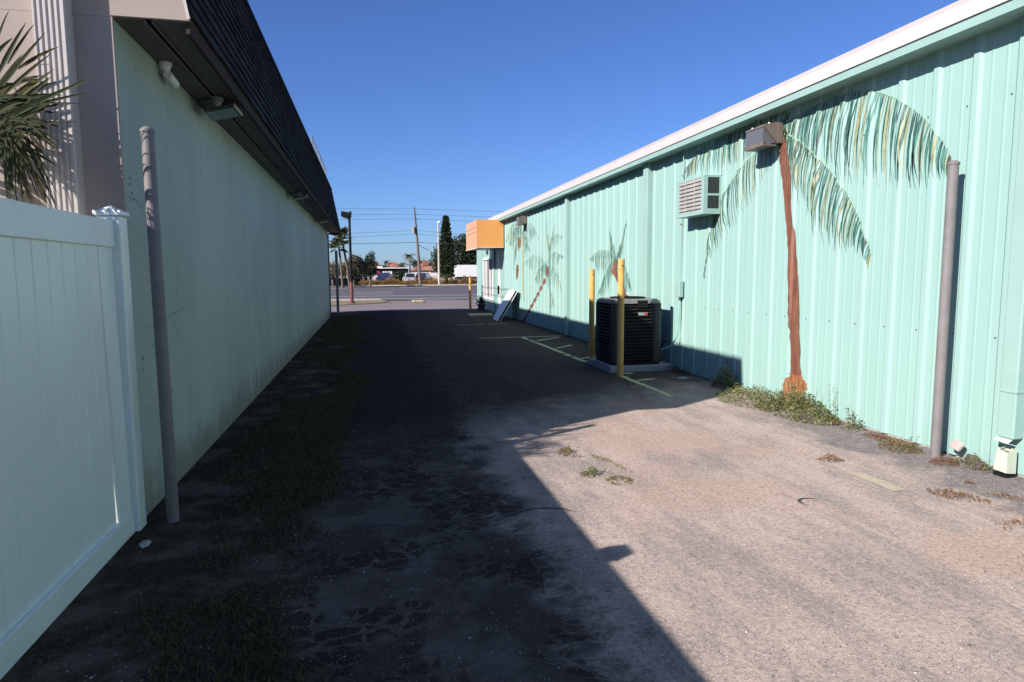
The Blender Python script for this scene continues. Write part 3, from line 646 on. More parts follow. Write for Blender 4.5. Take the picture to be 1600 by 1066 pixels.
# ------------------------------------------------------------------ left building
LB = thing('stucco_building', 'long pale green building with dark shingled mansard roof on the left', 'building', (-1.5, 15, 0))
def Lp(b_, name, m, parent=None):
    o = b_.build(name, m); o.parent = parent or LB
    if not parent: o.matrix_parent_inverse = Matrix.Translation(-Vector(LB.location))
    return o
YA, YB = 4.6, 25.6
b = MB(); b.box(-1.56, -1.5, YA + .02, YB, -.02, 3.18)
_nt = m_palewall.node_tree; _bs = _nt.nodes['Principled BSDF']; _src = _bs.inputs['Base Color'].links[0].from_socket
_sp = _nt.nodes.new('ShaderNodeSeparateXYZ'); _nt.links.new(objco(_nt), _sp.inputs[0])
_h = math_n(_nt, 'ADD', _sp.outputs[2], math_n(_nt, 'MULTIPLY', noise_n(_nt, objco(_nt, (1, 2.2, 1)), 2.5, 8, .7), -1.1))
_c = mixc(_nt, math_n(_nt, 'MULTIPLY', sstep(_nt, _h, -.10, -.50), .7), _src, (.13, .12, .09))
_st = noise_n(_nt, objco(_nt, (1, 3.5, .22)), 2.0, 6, .65); _c = mixc(_nt, math_n(_nt, 'MULTIPLY', sstep(_nt, _st, .56, .72), .35), _c, (.18, .20, .16))
_nt.links.new(_c, _bs.inputs['Base Color'])
Lp(b, 'side_wall', m_palewall)
m_crack = mat('hairline_crack', (.10, .12, .10), .9)
for y0, z0, y1, z1 in ((4.75, 1.22, 6.1, 1.36), (4.9, .62, 5.35, .70), (4.62, 2.12, 4.98, 2.06), (8.3, 1.3, 9.6, 1.34), (11.5, 1.9, 11.7, .9)):
    b = MB(); n = 26; P = []
    for i in range(n + 1):
        t_ = i / n; q = Vector((0, y0 + (y1 - y0) * t_, z0 + (z1 - z0) * t_ + .02 * noise.noise((t_ * 9, y0, 0)) + .008 * noise.noise((t_ * 30, y0, 3)))); P.append(q)
    for i in range(n):
        w1, w2 = .0022 * math.sin(math.pi * (i + .01) / n), .0022 * math.sin(math.pi * (i + 1) / n)
        b.quad((-1.4975, P[i].y, P[i].z - w1), (-1.4975, P[i + 1].y, P[i + 1].z - w2), (-1.4975, P[i + 1].y, P[i + 1].z + w2), (-1.4975, P[i].y, P[i].z + w1))
    Lp(b, 'hairline_crack', m_crack)
b = MB(); rs = random.Random(5)
for k in range(260):
    yy = 4.7 + 20 * rs.random() ** 1.6; zz = rs.uniform(.3, 3.0); q = rs.choice((.004, .006, .010)); n = 7
    b.add([(-1.4972, yy + math.cos(a * 6.283 / n) * q * rs.uniform(.6, 1.1), zz + math.sin(a * 6.283 / n) * q * rs.uniform(.6, 1.1)) for a in range(n)], [tuple(range(n))])
tag(Lp(b, 'dark_specks', m_crack), None, None, None, 'stuff')
b = MB(); b.box(-6.3, -1.5, YA - .0, YA + .018, -.02, 3.172); b.box(-6.3, -1.34, YA - .0, YA + .018, 3.174, 4.70)
b.box(-6.3, -6.25, YA + .02, YB, 0, 4.7); b.box(-6.25, -1.56, YB - .05, YB, 0, 3.2)
Lp(b, 'front_wall', m_stucco)
b = MB(); b.prism([(-1.5, 3.172), (-1.056, 3.172), (-1.062, 3.21), (-1.325, 4.74), (-1.5, 4.74)], 'y', YA - .03, YA - .002); Lp(b, 'gable_cap', m_stucco)
b = MB(); b.prism([(-1.066, 3.18), (-1.048, 3.18), (-1.054, 3.21), (-1.315, 4.74), (-1.335, 4.74)], 'y', YA - .036, YA - .031); Lp(b, 'metal_edge', m_gutterwhite)
b = MB(); b.box(-1.5, -1.32, YA, YB + .3, 3.165, 3.18); b.box(-1.27, -1.085, YA, YB + .3, 3.165, 3.18); b.box(-1.5, -1.085, YB + .3, YB + .56, 3.165, 3.18); Lp(b, 'soffit', m_soffit)
b = MB(); b.box(-1.33, -1.26, YA, YB + .3, 3.185, 3.20); Lp(b, 'soffit_vent', m_groove)
b = MB(); b.box(-1.32, -1.312, YA, YB + .3, 3.15, 3.165); b.box(-1.278, -1.27, YA, YB + .3, 3.15, 3.165); Lp(b, 'vent_track', mat('track_metal', (.14, .13, .12), .35))
b = MB(); b.box(-1.085, -1.06, YA, YB + .58, 3.10, 3.235); b.box(-1.5, -1.085, YB + .56, YB + .58, 3.10, 3.235); Lp(b, 'fascia', mat('brown_fascia', (.05, .036, .028), .9, spec=.1))
# shingle courses
b = MB(); rows = 14; zb, zt = 3.20, 4.74; xb_, xt = -1.052, -1.325; ytop = 25.92; ybot = YB + .60
for i in range(rows):
    f0, f1 = i / rows, (i + 1.12) / rows; f1 = min(f1, 1.0)
    za, zc = zb + (zt - zb) * f0, zb + (zt - zb) * f1; xa, xc = xb_ + (xt - xb_) * f0 + .016, xb_ + (xt - xb_) * f1
    yend = ybot + (ytop - ybot) * f0; y = YA - .0 - (.15 if i % 2 else 0) - rnd.uniform(0, .05)
    while y < yend:
        wd = rnd.choice((.24, .27, .30)); y2 = min(y + wd - .008, yend); ys = max(y, YA)
        dz = rnd.uniform(-.006, .006); ex = rnd.uniform(0, .006)
        if y2 > ys + .01:
            b.add([(xa + ex, ys, za + dz), (xa + ex, y2, za + dz), (xc, y2, zc), (xc, ys, zc), (xa - .02, ys, za + dz), (xa - .02, y2, za + dz)],
                  [(0, 1, 2, 3), (0, 4, 5, 1), (0, 3, 4), (1, 5, 2)])
        y += wd
def shingle_mat():
    m, nt, bs = newmat('charcoal_shingles'); g = nt.nodes.new('ShaderNodeNewGeometry')
    c = mixc(nt, g.outputs['Random Per Island'], (.014, .014, .016), (.040, .040, .043))
    c = mixc(nt, math_n(nt, 'MULTIPLY', sstep(nt, noise_n(nt, objco(nt), 1.2, 6, .7), .5, .8), .4), c, (.06, .06, .06))
    nt.links.new(c, bs.inputs['Base Color']); bs.inputs['Roughness'].default_value = .95; bs.inputs['Specular IOR Level'].default_value = .08; bump(nt, bs, noise_n(nt, objco(nt), 150, 3), .5, .004); return m
m_sh = shingle_mat()
Lp(b, 'shingles', m_sh)
b = MB(); b.add([(xb_ - .012, YA, zb), (xb_ - .012, ybot, zb), (xt - .012, ytop, zt), (xt - .012, YA, zt)], [(0, 1, 2, 3)])
b.add([(xb_ - .005, ybot, zb), (-6.3, ybot, zb), (-6.0, ytop, zt), (xt - .005, ytop, zt)], [(0, 1, 2, 3)])
Lp(b, 'roof_slope', m_shingle)
b = MB(); b.box(xt - .05, xt + .02, YA - .03, ytop, zt, zt + .035); b.box(-6.0, xt - .05, ytop - .04, ytop, zt, zt + .035); Lp(b, 'ridge_flashing', m_black)
b = MB(); b.box(-6.25, xt - .03, YA + .02, ytop - .05, 4.5, 4.55); Lp(b, 'flat_roof', m_concrete)
# fluted downspout on the sunny end wall
b = MB(); y_ = YA - .115; prof = [(-1.885, YA - .002), (-1.885, y_)]
for k in range(5):
    x = -1.875 + k * .03; prof += [(x, y_), (x + .004, y_ + .010), (x + .012, y_ + .010), (x + .016, y_)]
prof += [(-1.72, y_), (-1.715, y_ + .008), (-1.715, YA - .002)]
n = len(prof); b.add([(p[0], p[1], 1.0) for p in prof] + [(p[0], p[1], 4.6) for p in prof], [(i, i + 1, n + i + 1, n + i) for i in range(n - 1)] + [tuple(range(n)), tuple(range(n, 2 * n))[::-1]])
Lp(b, 'downspout', m_gutterwhite)
b = MB(); b.box(-1.502, -1.46, 25.35, 25.45, 0, 3.1); Lp(b, 'far_downspout', m_darkgrey)

# soffit lights, security camera, roof rail
def flood():
    t = thing('flood_light', 'nearest slim flood light hanging under the dark soffit', 'flood light', (-1.27, 6.35, 3.15), 0, 'flood lights under the soffit')
    b = MB(); b.tube([(0, 0, 0), (0, 0, -.03)], .05, 14); b.sphere((0, 0, -.04), .035); b.build('mount', m_midgrey, t)
    b = MB(); b.prism([(-.13, -.115), (.12, -.055), (.125, -.035), (-.125, -.09)], 'y', .05, .42); b.build('housing', m_darkgrey, t)
    b = MB(); b.prism([(-.115, -.117), (.105, -.064), (.105, -.060), (-.115, -.112)], 'y', .08, .39); b.build('lens', m_palewall_glass, t)
    b = MB(); b.tube([(0, .0, -.04), (.0, .06, -.07), (.0, .1, -.065)], .015, 8); b.build('arm', m_darkgrey, t)
    b = MB(); b.tube([bez([(-.02, 0, -.01), (-.18, -.12, -.03), (-.22, .06, -.06), (-.08, .1, -.09)], i / 12) for i in range(13)], .006, 6); b.build('cable', m_black, t)
    b = MB(); b.box(.122, .132, .05, .42, -.055, -.03); b.build('trim', m_white, t)
    return t
m_palewall_glass = mat('frosted_lens', (.16, .22, .21), .3)
fl = flood()
copy_thing(fl, (-1.27, 13.2, 3.15), 0, 'second slim flood light along the soffit, halfway down the building')
copy_thing(fl, (-1.27, 19.3, 3.15), 0, 'farthest slim flood light under the soffit end')
t = thing('security_camera', 'small white bullet security camera under the soffit on the pale wall', 'camera', (-1.44, 5.46, 3.165))
b = MB(); b.tube([(0, 0, 0), (0, 0, -.02)], .045, 16); b.sphere((0, 0, -.025), .036); b.build('mount', m_white, t)
b = MB(); b.tube([(0, 0, -.03), (.005, .05, -.07)], .014, 8); b.build('arm', m_white, t)
b = MB(); b.tube([(.005, .02, -.075), (.015, .17, -.105)], .032, 16); b.build('camera_body', m_white, t)
b = MB(); b.tube([(.015, .17, -.105), (.0155, .176, -.106)], .026, 16); b.build('camera_lens', m_black, t)
t = thing('roof_rail', 'thin ladder-like metal rail on the top edge of the shingled roof', 'roof rail', (-1.50, 19.6, 4.56))
for y in (0.1, 3.1, 6.1): b = MB(); b.tube([(0, y, -.02), (0, y, .92)], .014, 6); b.build('upright', m_midgrey, t)
for z in (.92, .62): b = MB(); b.tube([(0, .1, z), (0, 6.1, z)], .014, 6); b.build('side_rail', m_midgrey, t)
for k in range(1, 12):
    if k == 6: continue
    b = MB(); b.tube([(0, .1 + k * .5, .62), (0, .1 + k * .5, .92)], .011, 6); b.build('rung', m_midgrey, t)

# ------------------------------------------------------------------ white vinyl fence
FX = -1.5
fe = thing('vinyl_fence', 'white vinyl board fence in shade at the left edge', 'fence', (FX, 2, 0))
def Fp(b_, name, m=m_vinyl, parent=None):
    o = b_.build(name, m); o.parent = parent or fe
    if not parent: o.matrix_parent_inverse = Matrix.Translation(-Vector(fe.location))
    return o
b = MB()
y = -4.4
while y < 4.06:
    y2 = y + .150
    b.prism([(FX - .04, y + .004), (FX - .010, y + .004), (FX - .006, y + .0085), (FX - .006, y2 - .0085), (FX - .010, y2 - .004), (FX - .04, y2 - .004)], 'z', .10, 1.79)
    b.prism([(FX - .035, y2 - .0045), (FX - .012, y2 - .0045), (FX - .012, y2 + .0045), (FX - .035, y2 + .0045)], 'z', .10, 1.79)
    y = y2
yl = y
Fp(b, 'board_panel')
# the loose last board, split away from its neighbour at the bottom
b = MB(); zt_, zb2 = 1.79, .135
b.add([(FX - .006, yl + .001, zt_), (FX - .006, 4.364, zt_), (FX + .006, 4.364, zb2), (FX + .010, yl + .024, zb2), (FX - .036, yl + .001, zt_), (FX - .036, 4.364, zt_), (FX - .030, 4.364, zb2), (FX - .026, yl + .016, zb2)],
      [(0, 3, 2, 1), (4, 5, 6, 7), (0, 4, 7, 3), (1, 2, 6, 5), (0, 1, 5, 4), (3, 7, 6, 2)])
o = Fp(b, 'loose_board'); tag(o, 'loose end board split away with a narrow bright gap')
b = MB(); b.bbox(FX - .06, FX + .012, -4.4, 4.362, 1.765, 1.925, .006); Fp(b, 'top_rail')
b = MB(); b.bbox(FX - .06, FX + .018, -4.4, 4.362, -.005, .135, .006); Fp(b, 'bottom_rail')
for yy in (4.43,  1.87 - 2.45, 1.87 - 4.95):
    b = MB(); b.bbox(FX - .085, FX + .045, yy - .065, yy + .065, -.02, 1.955, .008); p = Fp(b, 'fence_post')
    b = MB(); b.bbox(FX - .097, FX + .057, yy - .077, yy + .077, 1.955, 1.985, .006)
    b.add([(FX - .085, yy - .065, 1.985), (FX + .045, yy - .065, 1.985), (FX + .045, yy + .065, 1.985), (FX - .085, yy + .065, 1.985), (FX - .02, yy, 2.02)], [(0, 1, 4), (1, 2, 4), (2, 3, 4), (3, 0, 4)])
    Fp(b, 'post_cap', m_vinyl, p)
b = MB(); b.box(FX - .06, FX - .04, 4.496, 4.598, 0, 1.95); Fp(b, 'sun_gap_filler')  # added strip closing the post-to-wall gap against a stray streak of sun
b = MB(); b.bbox(FX - .085, FX + .05, 1.80, 1.93, 1.926, 2.03, .008); Fp(b, 'shadow_bump_cap')  # top of an unseen post, added to cast the bump in the fence shadow

# ------------------------------------------------------------------ fan palm behind the fence
t = thing('fan_palm', 'fan palm with stiff pointed blades rising behind the white fence', 'palm', (-2.35, 4.10, 0))
C0 = Vector((-2.35, 4.10, 0))
def blade(b, p0, p1, sag, wd, r=rnd, n=7):
    p0, p1 = Vector(p0), Vector(p1); d = p1 - p0; mid = p0 + d * .5 + Vector((0, 0, sag)); side = d.cross(Vector((r.uniform(-.3, .3), 1, r.uniform(-.2, .2)))).normalized()
    if abs(d.normalized().y) > .8: side = d.cross(Vector((0, 0, 1))).normalized()
    up = side.cross(d).normalized(); A = []
    for i in range(n + 1):
        u = i / n; c = bez([p0, mid, p1], u); w_ = wd * (math.sin(math.pi * min(1, .25 + u * .75)) ** .9 if u < 1 else 0) * .5
        w_ = wd * .5 * min(1, .35 + 2.4 * u) * (1 - u) ** .55 if u < 1 else .0006
        A.append((c + side * w_ - C0, c + up * w_ * .35 - C0, c - side * w_ - C0))
    vs = [v for q in A for v in q]; b.add(vs, [(3 * i + k, 3 * i + k + 1, 3 * i + k + 4, 3 * i + k + 3) for i in range(n) for k in (0, 1)])
b = MB()
VIS = [((-3, 60), (14, 17), 4.3, 3), ((-5, 120), (41, 35), 4.25, 6), ((12, 100), (54, 37), 4.35, 4), ((-5, 145), (72, 50), 4.3, 7), ((28, 108), (93, 73), 4.3, 5), ((5, 150), (80, 84), 4.2, 5),
       ((15, 185), (145, 121), 4.1, 6), ((50, 168), (139, 146), 4.05, 4), ((45, 163), (150, 165), 4.0, 2.2), ((-10, 185), (85, 108), 4.25, 9), ((-10, 200), (80, 120), 4.3, 10),
       ((-10, 195), (100, 140), 4.2, 9), ((-10, 170), (90, 128), 4.35, 9), ((-15, 205), (66, 140), 4.3, 9), ((-10, 215), (95, 190), 4.2, 8), ((-10, 190), (110, 160), 4.3, 6), ((0, 205), (120, 190), 4.1, 2.5),
       ((-10, 90), (20, 60), 4.4, 5), ((-10, 150), (35, 85), 4.4, 7), ((-10, 210), (70, 170), 4.15, 9), ((-5, 205), (88, 155), 4.15, 9), ((-5, 180), (60, 120), 4.4, 9)]
for p0, p1, yy, wd in VIS:
    blade(b, onY(p0[0], p0[1], yy + .05), onY(p1[0], p1[1], yy), .02, wd * .0052)
for k in range(60):                        # dense inner mass
    x0, y0_ = rnd.uniform(-40, 5), rnd.uniform(150, 230); a = rnd.uniform(-.5, .95); L_ = rnd.uniform(50, 105); yy = rnd.uniform(4.25, 4.5)
    blade(b, onY(x0, y0_, yy), onY(x0 + L_ * math.cos(a), y0_ + L_ * math.sin(a), yy - .04), .05, rnd.uniform(5, 9) * .0048)
for k in range(70):                        # drooping lower blades
    x0, y0_ = rnd.uniform(-25, 30), rnd.uniform(180, 225); x1, y1_ = rnd.uniform(5, 96), rnd.uniform(285, 345)
    if rnd.random() < .25: x1, y1_ = rnd.uniform(60, 108), rnd.uniform(215, 260)
    yy = rnd.uniform(3.9, 4.4)
    blade(b, onY(x0, y0_, yy), onY(x1, y1_, yy - .05), .18, rnd.uniform(1.8, 5) * .0045, n=8)
cc = Vector((-2.35, 4.25, 2.35))
for k in range(110):                       # the rest of the crown, left of the frame
    a = rnd.uniform(R(80), R(280)); el = rnd.uniform(-.9, 1.3); L = rnd.uniform(.5, .85)
    d = Vector((math.cos(a) * math.cos(el), .5 * math.sin(a) * math.cos(el) - .1, math.sin(el)))
    blade(b, cc + d * .2, cc + d * L, .08, .03)
for k in range(46):                        # blades of the nearer crown half, above the fence
    a = rnd.uniform(0, 2 * math.pi); el = rnd.uniform(-.4, 1.4); L = rnd.uniform(.4, .62); q = Vector((-2.42, 3.62, 2.42))
    d = Vector((math.cos(a) * math.cos(el) * .8, math.sin(a) * math.cos(el), math.sin(el))); blade(b, q + d * .08, q + d * L, .05, .035)
for k in range(10):                        # a few blades reaching over the fence into the sun
    d = Vector((rnd.uniform(.3, 1), rnd.uniform(-.7, .1), rnd.uniform(-.2, .5))).normalized(); blade(b, cc + Vector((0, -.35, 0)), cc + Vector((0, -.35, 0)) + d * rnd.uniform(.45, .66), .05, .03)
b.build('fronds', m_leaf_front, t)
b = MB(); b.tube([(0, 0, -.03), (.0, 0, 1.2), (0, 0, 2.3)], [.11, .10, .12], 12); b.build('trunk', m_trunk, t)

# ------------------------------------------------------------------ weeds and grass
def fbm(x, y, s, o=0): return noise.noise((x * s + o, y * s - o, o * 1.7)) * .6 + noise.noise((x * s * 2.3, y * s * 2.3, o + 5)) * .4
b = MB(); cnt = 0
for _ in range(170000):
    x = rnd.uniform(-1.48, .15); y = 2.0 + 24 * rnd.random() ** 1.7
    dens = fbm(x * 1.5, y * .7, 1.1, 3.3) + .22 - max(0, (x + .50) * 1.3) - (.25 if x < -1.25 else 0)
    if dens < rnd.uniform(0.0, .35): continue
    h = rnd.uniform(.012, .036) * (1 + .4 * max(0, dens)); 
    a = rnd.uniform(0, 2 * math.pi); dx, dy = math.cos(a), math.sin(a); wd = rnd.uniform(.002, .004) * (1 + y * .08); lx, ly = rnd.gauss(0, .018), rnd.gauss(0, .018)
    b.add([(x - dx * wd, y - dy * wd, 0), (x + dx * wd, y + dy * wd, 0), (x + lx, y + ly, h)], [(0, 1, 2)]); cnt += 1
    if cnt > 60000: break
tag(b.build('grass', m_grass), 'low patchy grass on the shaded dirt strip', None, None, 'stuff')

b = MB(); rg = random.Random(77)
for _ in range(9000):
    y = 2.0 + 7.5 * rg.random() ** 1.5; x = rg.uniform(-1.4, 4.6)
    if noise.noise((x * 1.3, y * 1.3, 9)) < -.05 and rg.random() < .8: continue
    q = rg.uniform(.0018, .0055) * (1.6 if rg.random() < .06 else 1); a = rg.uniform(0, 6.28); h_ = q * rg.uniform(.5, .9)
    P = [(x + math.cos(a + k * 1.257) * q * rg.uniform(.7, 1.2), y + math.sin(a + k * 1.257) * q * rg.uniform(.7, 1.2), .001) for k in range(5)]
    b.add(P + [(x + rg.uniform(-.3, .3) * q, y + rg.uniform(-.3, .3) * q, .001 + h_)], [(k, (k + 1) % 5, 5) for k in range(5)])
tag(b.build('gravel', leafmat('loose_grit', [(.06, .055, .05), (.25, .22, .2), (.55, .49, .45), (.14, .12, .11)], .9, 0)), 'loose grit and tiny stones scattered over the worn asphalt', None, None, 'stuff')

def weed(label, cx, cy, rx, ry, h, n, m, size=.02, rot=0, upright=0, group='weeds along the alley', name='weed_clump', wallclip=True):
    b = MB(); r = random.Random(int(cx * 1000 + cy * 77))
    for k in range(n):
        a = r.uniform(0, 2 * math.pi); q = r.random() ** .6; ex, ey = math.cos(a) * q * rx, math.sin(a) * q * ry
        if noise.noise((ex * 7 + cx * 3, ey * 7, cy)) < -.22 + r.uniform(-.15, .1): continue
        x = ex * math.cos(rot) - ey * math.sin(rot); y = ex * math.sin(rot) + ey * math.cos(rot)
        if wallclip and cx + x > XW - .015: continue
        hh = 1.5 * h * (1 - q * q) * (.5 + .8 * abs(noise.noise((ex * 11, ey * 11, 2))) + .2)
        z = .004 + hh * r.random() ** .7
        b.leaf((x, y, z), size * r.choice((.4, .6, .8, 1, 1.5)), r.uniform(.25, .6), (r.gauss(0, 1), r.gauss(0, 1), r.gauss(.35, .6)), r)
    for k in range(upright):
        x, y = r.uniform(-rx, rx) * .5, r.uniform(-ry, ry) * .5; hh = h * r.uniform(1.2, 2.2); lx, ly = r.gauss(0, .05), r.gauss(0, .05)
        if cx + x > XW - .05: x -= .1
        b.tube([(x, y, 0), (x + lx * .5, y + ly * .5, hh * .5), (x + lx, y + ly, hh)], [.003, .002, .001], 4)
        for j in range(14):
            u = r.uniform(.2, 1); b.leaf((x + lx * u, y + ly * u, hh * u), size * r.uniform(.8, 1.4), .5, (r.gauss(0, 1), r.gauss(0, 1), .4), r)
    return tag(b.build(name, m, None, (cx, cy, 0)), label, 'weed', group)
weed('pale low weed mat spreading left of the painted trunk', 4.62, 7.15, .42, .62, .13, 5200, m_weed, .024, 0)
weed('dense green weed clump at the foot of the large painted trunk', 4.66, 6.42, .30, .62, .19, 6000, m_weed, .029, 0, 5)
weed('tall dark bushy weed where the shadow meets the mint wall', 4.76, 8.05, .13, .36, .20, 2200, m_weed, .028, 0, 7)
weed('spindly lone weed stem right of the painted trunk', 4.80, 6.0, .04, .05, .22, 60, m_weed, .018, 0, 2)
weed('small upright green seedling between the trunk and grey post', 4.76, 5.62, .10, .11, .12, 260, m_weed, .022, 0, 5)
weed('thin strip of rusty dried weed nearest the seedling', 4.74, 5.86, .05, .16, .03, 700, m_dryweed, .012)
weed('rust red dried weed patch left of the grey post', 4.72, 5.22, .07, .22, .045, 1000, m_dryweed, .013)
weed('mixed green and brown weed patch touching the grey post', 4.62, 4.88, .16, .19, .07, 1500, m_ochreweed, .015, .3, 4)
weed('rust red dried patch at the front foot of the grey post', 4.63, 4.42, .12, .10, .045, 1000, m_dryweed, .012)
weed('green creeping weed between the grey post and the broken downpipe', 4.77, 4.28, .09, .20, .06, 600, m_weed, .016, .1, 6)
weed('dark weed behind the condenser by the mint wall', 4.62, 12.4, .22, .9, .34, 1600, m_leaf_olive, .045, 0, 12)
weed('low dark weeds along the right edge of the condenser pad', 4.74, 9.55, .13, .4, .08, 700, m_leaf_olive, .02)
weed('small green grass tuft, farthest in the open asphalt', 1.69, 5.42, .10, .13, .035, 420, m_ochreweed, .024, .3)
weed('star-shaped green weed in the open asphalt near the shadow edge', 1.70, 4.80, .12, .08, .04, 420, m_weed, .022, .2)
weed('ochre weed tuft right of the star-shaped weed', 1.83, 4.60, .10, .10, .03, 420, m_ochreweed, .017)
weed('thin trail of dry grass behind the star-shaped weed', 1.93, 5.05, .035, .30, .02, 260, m_ochreweed, .014, .25)
weed('small brown dead weed alone in the sunlit asphalt', 3.78, 4.72, .10, .07, .04, 420, m_dryweed, .015, -.5, 0)
weed('long flat reddish dead weed in front of the downpipe', 4.03, 3.72, .10, .20, .03, 700, m_dryweed, .015, .5)
weed('scrap of brown dead weed beside the long reddish one', 4.36, 3.62, .05, .12, .02, 260, m_dryweed, .013, .5)
weed('wispy brown weed at the right edge of the picture', 3.93, 3.15, .16, .13, .03, 260, m_dryweed, .016)
weed('tiny rust red spot of dried weed on grey asphalt', 4.38, 3.95, .03, .04, .015, 160, m_dryweed, .010)
# loose stone and dark rubble at the post foot
b = MB(); r_ = random.Random(3)
bm = bmesh.new(); bmesh.ops.create_cube(bm, size=1); bmesh.ops.scale(bm, vec=(.05, .085, .075), verts=bm.verts); bmesh.ops.bevel(bm, geom=bm.edges[:], offset=.008, segments=2, affect='EDGES')
bmesh.ops.rotate(bm, verts=bm.verts, matrix=Matrix.Rotation(.6, 3, 'X') @ Matrix.Rotation(.4, 3, 'Z')); bm.verts.index_update(); b.add([v.co for v in bm.verts], [[v.index for v in f.verts] for f in bm.faces]); bm.free()
tag(b.build('stone_block', mat('pinkish_stone', (.50, .42, .40), .9, .1, 8, bmp=.4), None, (4.80, 4.47, .135)), 'tilted pinkish stone block behind the grey post', 'stone')
def rock(label, x, y, s, m, g):
    bm = bmesh.new(); bmesh.ops.create_icosphere(bm, subdivisions=3, radius=1); rr = random.Random(int(x * 999))
    for v in bm.verts:
        v.co *= 1 + .35 * noise.noise(v.co * 1.7 + Vector((x, y, 1))); v.co = Vector((v.co.x * s[0], v.co.y * s[1], v.co.z * s[2]))
    bm.verts.index_update(); b = MB(); b.smooth = False; b.add([v.co for v in bm.verts], [[v.index for v in f.verts] for f in bm.faces]); bm.free()
    tag(b.build('rock', m, None, (x, y, s[2] * .6)), label, 'rock', g)
m_rub = mat('dark_rubble', (.10, .075, .07), .95, .3, 20, bmp=.5)
rock('dark lump of rubble next to the tilted stone block', 4.81, 4.33, (.045, .06, .055), m_rub, 'rubble by the post')
rock('lower dark lump of rubble nearer the broken downpipe', 4.78, 4.24, (.05, .05, .04), m_rub, 'rubble by the post')
rock('small pale rubble chip under the fence end', -1.35, 4.12, (.03, .05, .015), m_concrete, 'loose chips')
rock('pale chip lying beside the concrete pad front', 3.95, 9.62, (.09, .04, .012), m_concrete, 'loose chips')
rock('flat pale chip on shaded asphalt right of the pad', 4.58, 9.0, (.10, .06, .012), m_concrete, 'loose chips')

# ------------------------------------------------------------------ across the road
def leaves_blob(b, blobs, n, size, r, shell=.55, base=None):
    tot = sum(q[3] * q[4] * q[5] for q in blobs)
    for (cx, cy, cz, rx, ry, rz) in blobs:
        # rz stored last, weights by size
        k = int(n * rx * ry * rz / max(1e-6, sum(q[3] * q[4] * q[5] for q in blobs)))
        for _ in range(k):
            d = Vector((r.gauss(0, 1), r.gauss(0, 1), r.gauss(0, 1))).normalized(); q = r.uniform(shell, 1.05) * (1 + .25 * noise.noise(d * 2.5 + Vector((cx, cy, cz))))
            p = (cx + d.x * rx * q, cy + d.y * ry * q, cz + d.z * rz * q)
            if p[2] < .03: continue
            if noise.noise(Vector(p) * 1.4) < -.28: continue
            b.leaf(p, size * r.uniform(.6, 1.3), .6, None, r)
def tree(name, label, cat, x, y, blobs, n, size, m, trunk=None, group=None, seed=1):
    r = random.Random(seed); t = thing(name, label, cat, (x, y, 0), 0, group); b = MB(); leaves_blob(b, blobs, n, size, r); b.build('crown', m, t)
    b = MB()
    h = min(q[2] for q in blobs)
    b.tube([(0, 0, -.03), (.05, 0, h * .5), (0, 0, h)], trunk or [.16, .13, .10], 8)
    for q in blobs[:6]: b.tube([(0, 0, h * .6), (q[0] * .5, q[1] * .5, (h + q[2]) * .5), (q[0], q[1], q[2])], [.08, .06, .03], 6)
    b.build('trunk', m_trunk, t); return t
BGT = 'trees across the road'
tree('bushy_tree', 'olive bushy tree directly behind the black lamp pole', 'tree', -1.9, 80, [(0, 0, 2.3, 1.5, 1.3, 1.2), (-1.0, 0, 1.9, 1.2, 1, .9), (1.0, .3, 2.2, 1.2, 1, 1.0), (.3, 0, 3.2, .9, .9, .7)], 5200, .20, m_leaf_olive, None, BGT, 2)
tree('bushy_tree', 'dark ragged tree with open top right of the black lamp pole', 'tree', .0, 84, [(0, 0, 2.2, .95, .9, 1.1), (.1, 0, 3.6, .62, .6, .5), (-.3, 0, 3.0, .6, .6, .5), (.7, 0, 2.9, .45, .4, .3), (.35, 0, 4.15, .38, .35, .3)], 3200, .19, m_leaf_dark, None, BGT, 3)
tree('bushy_tree', 'low olive tree at the left building corner', 'tree', -4.6, 86, [(0, 0, 2.0, 1.5, 1.2, 1.1), (-1.2, 0, 1.5, 1.0, 1, .8)], 2400, .22, m_leaf_olive, None, BGT, 4)
tree('broad_tree', 'large dark broadleaf tree behind the white truck', 'tree', 17.0, 132, [(0, 0, 5.2, 4.2, 3, 3.2), (-2.9, 0, 4.0, 2.2, 2, 2.6), (3.2, 0, 6.6, 3, 3, 2.6), (-1.2, 0, 7.4, 1.6, 1.5, 1.4), (5, 0, 4, 3.4, 3, 3), (1.4, 0, 8.2, 1.7, 1.5, 1.3)], 17000, .42, m_leaf_dark, [.4, .35, .25], BGT, 5)
tree('broad_tree', 'rounded tree peeping over the tiled roofs', 'tree', 13.2, 175, [(0, 0, 3.6, 2.0, 2, 1.7), (2.4, 0, 3.2, 1.8, 2, 1.3), (-1.6, 0, 4.3, 1.0, 1, .9)], 2200, .4, m_leaf_dark, None, BGT, 6)
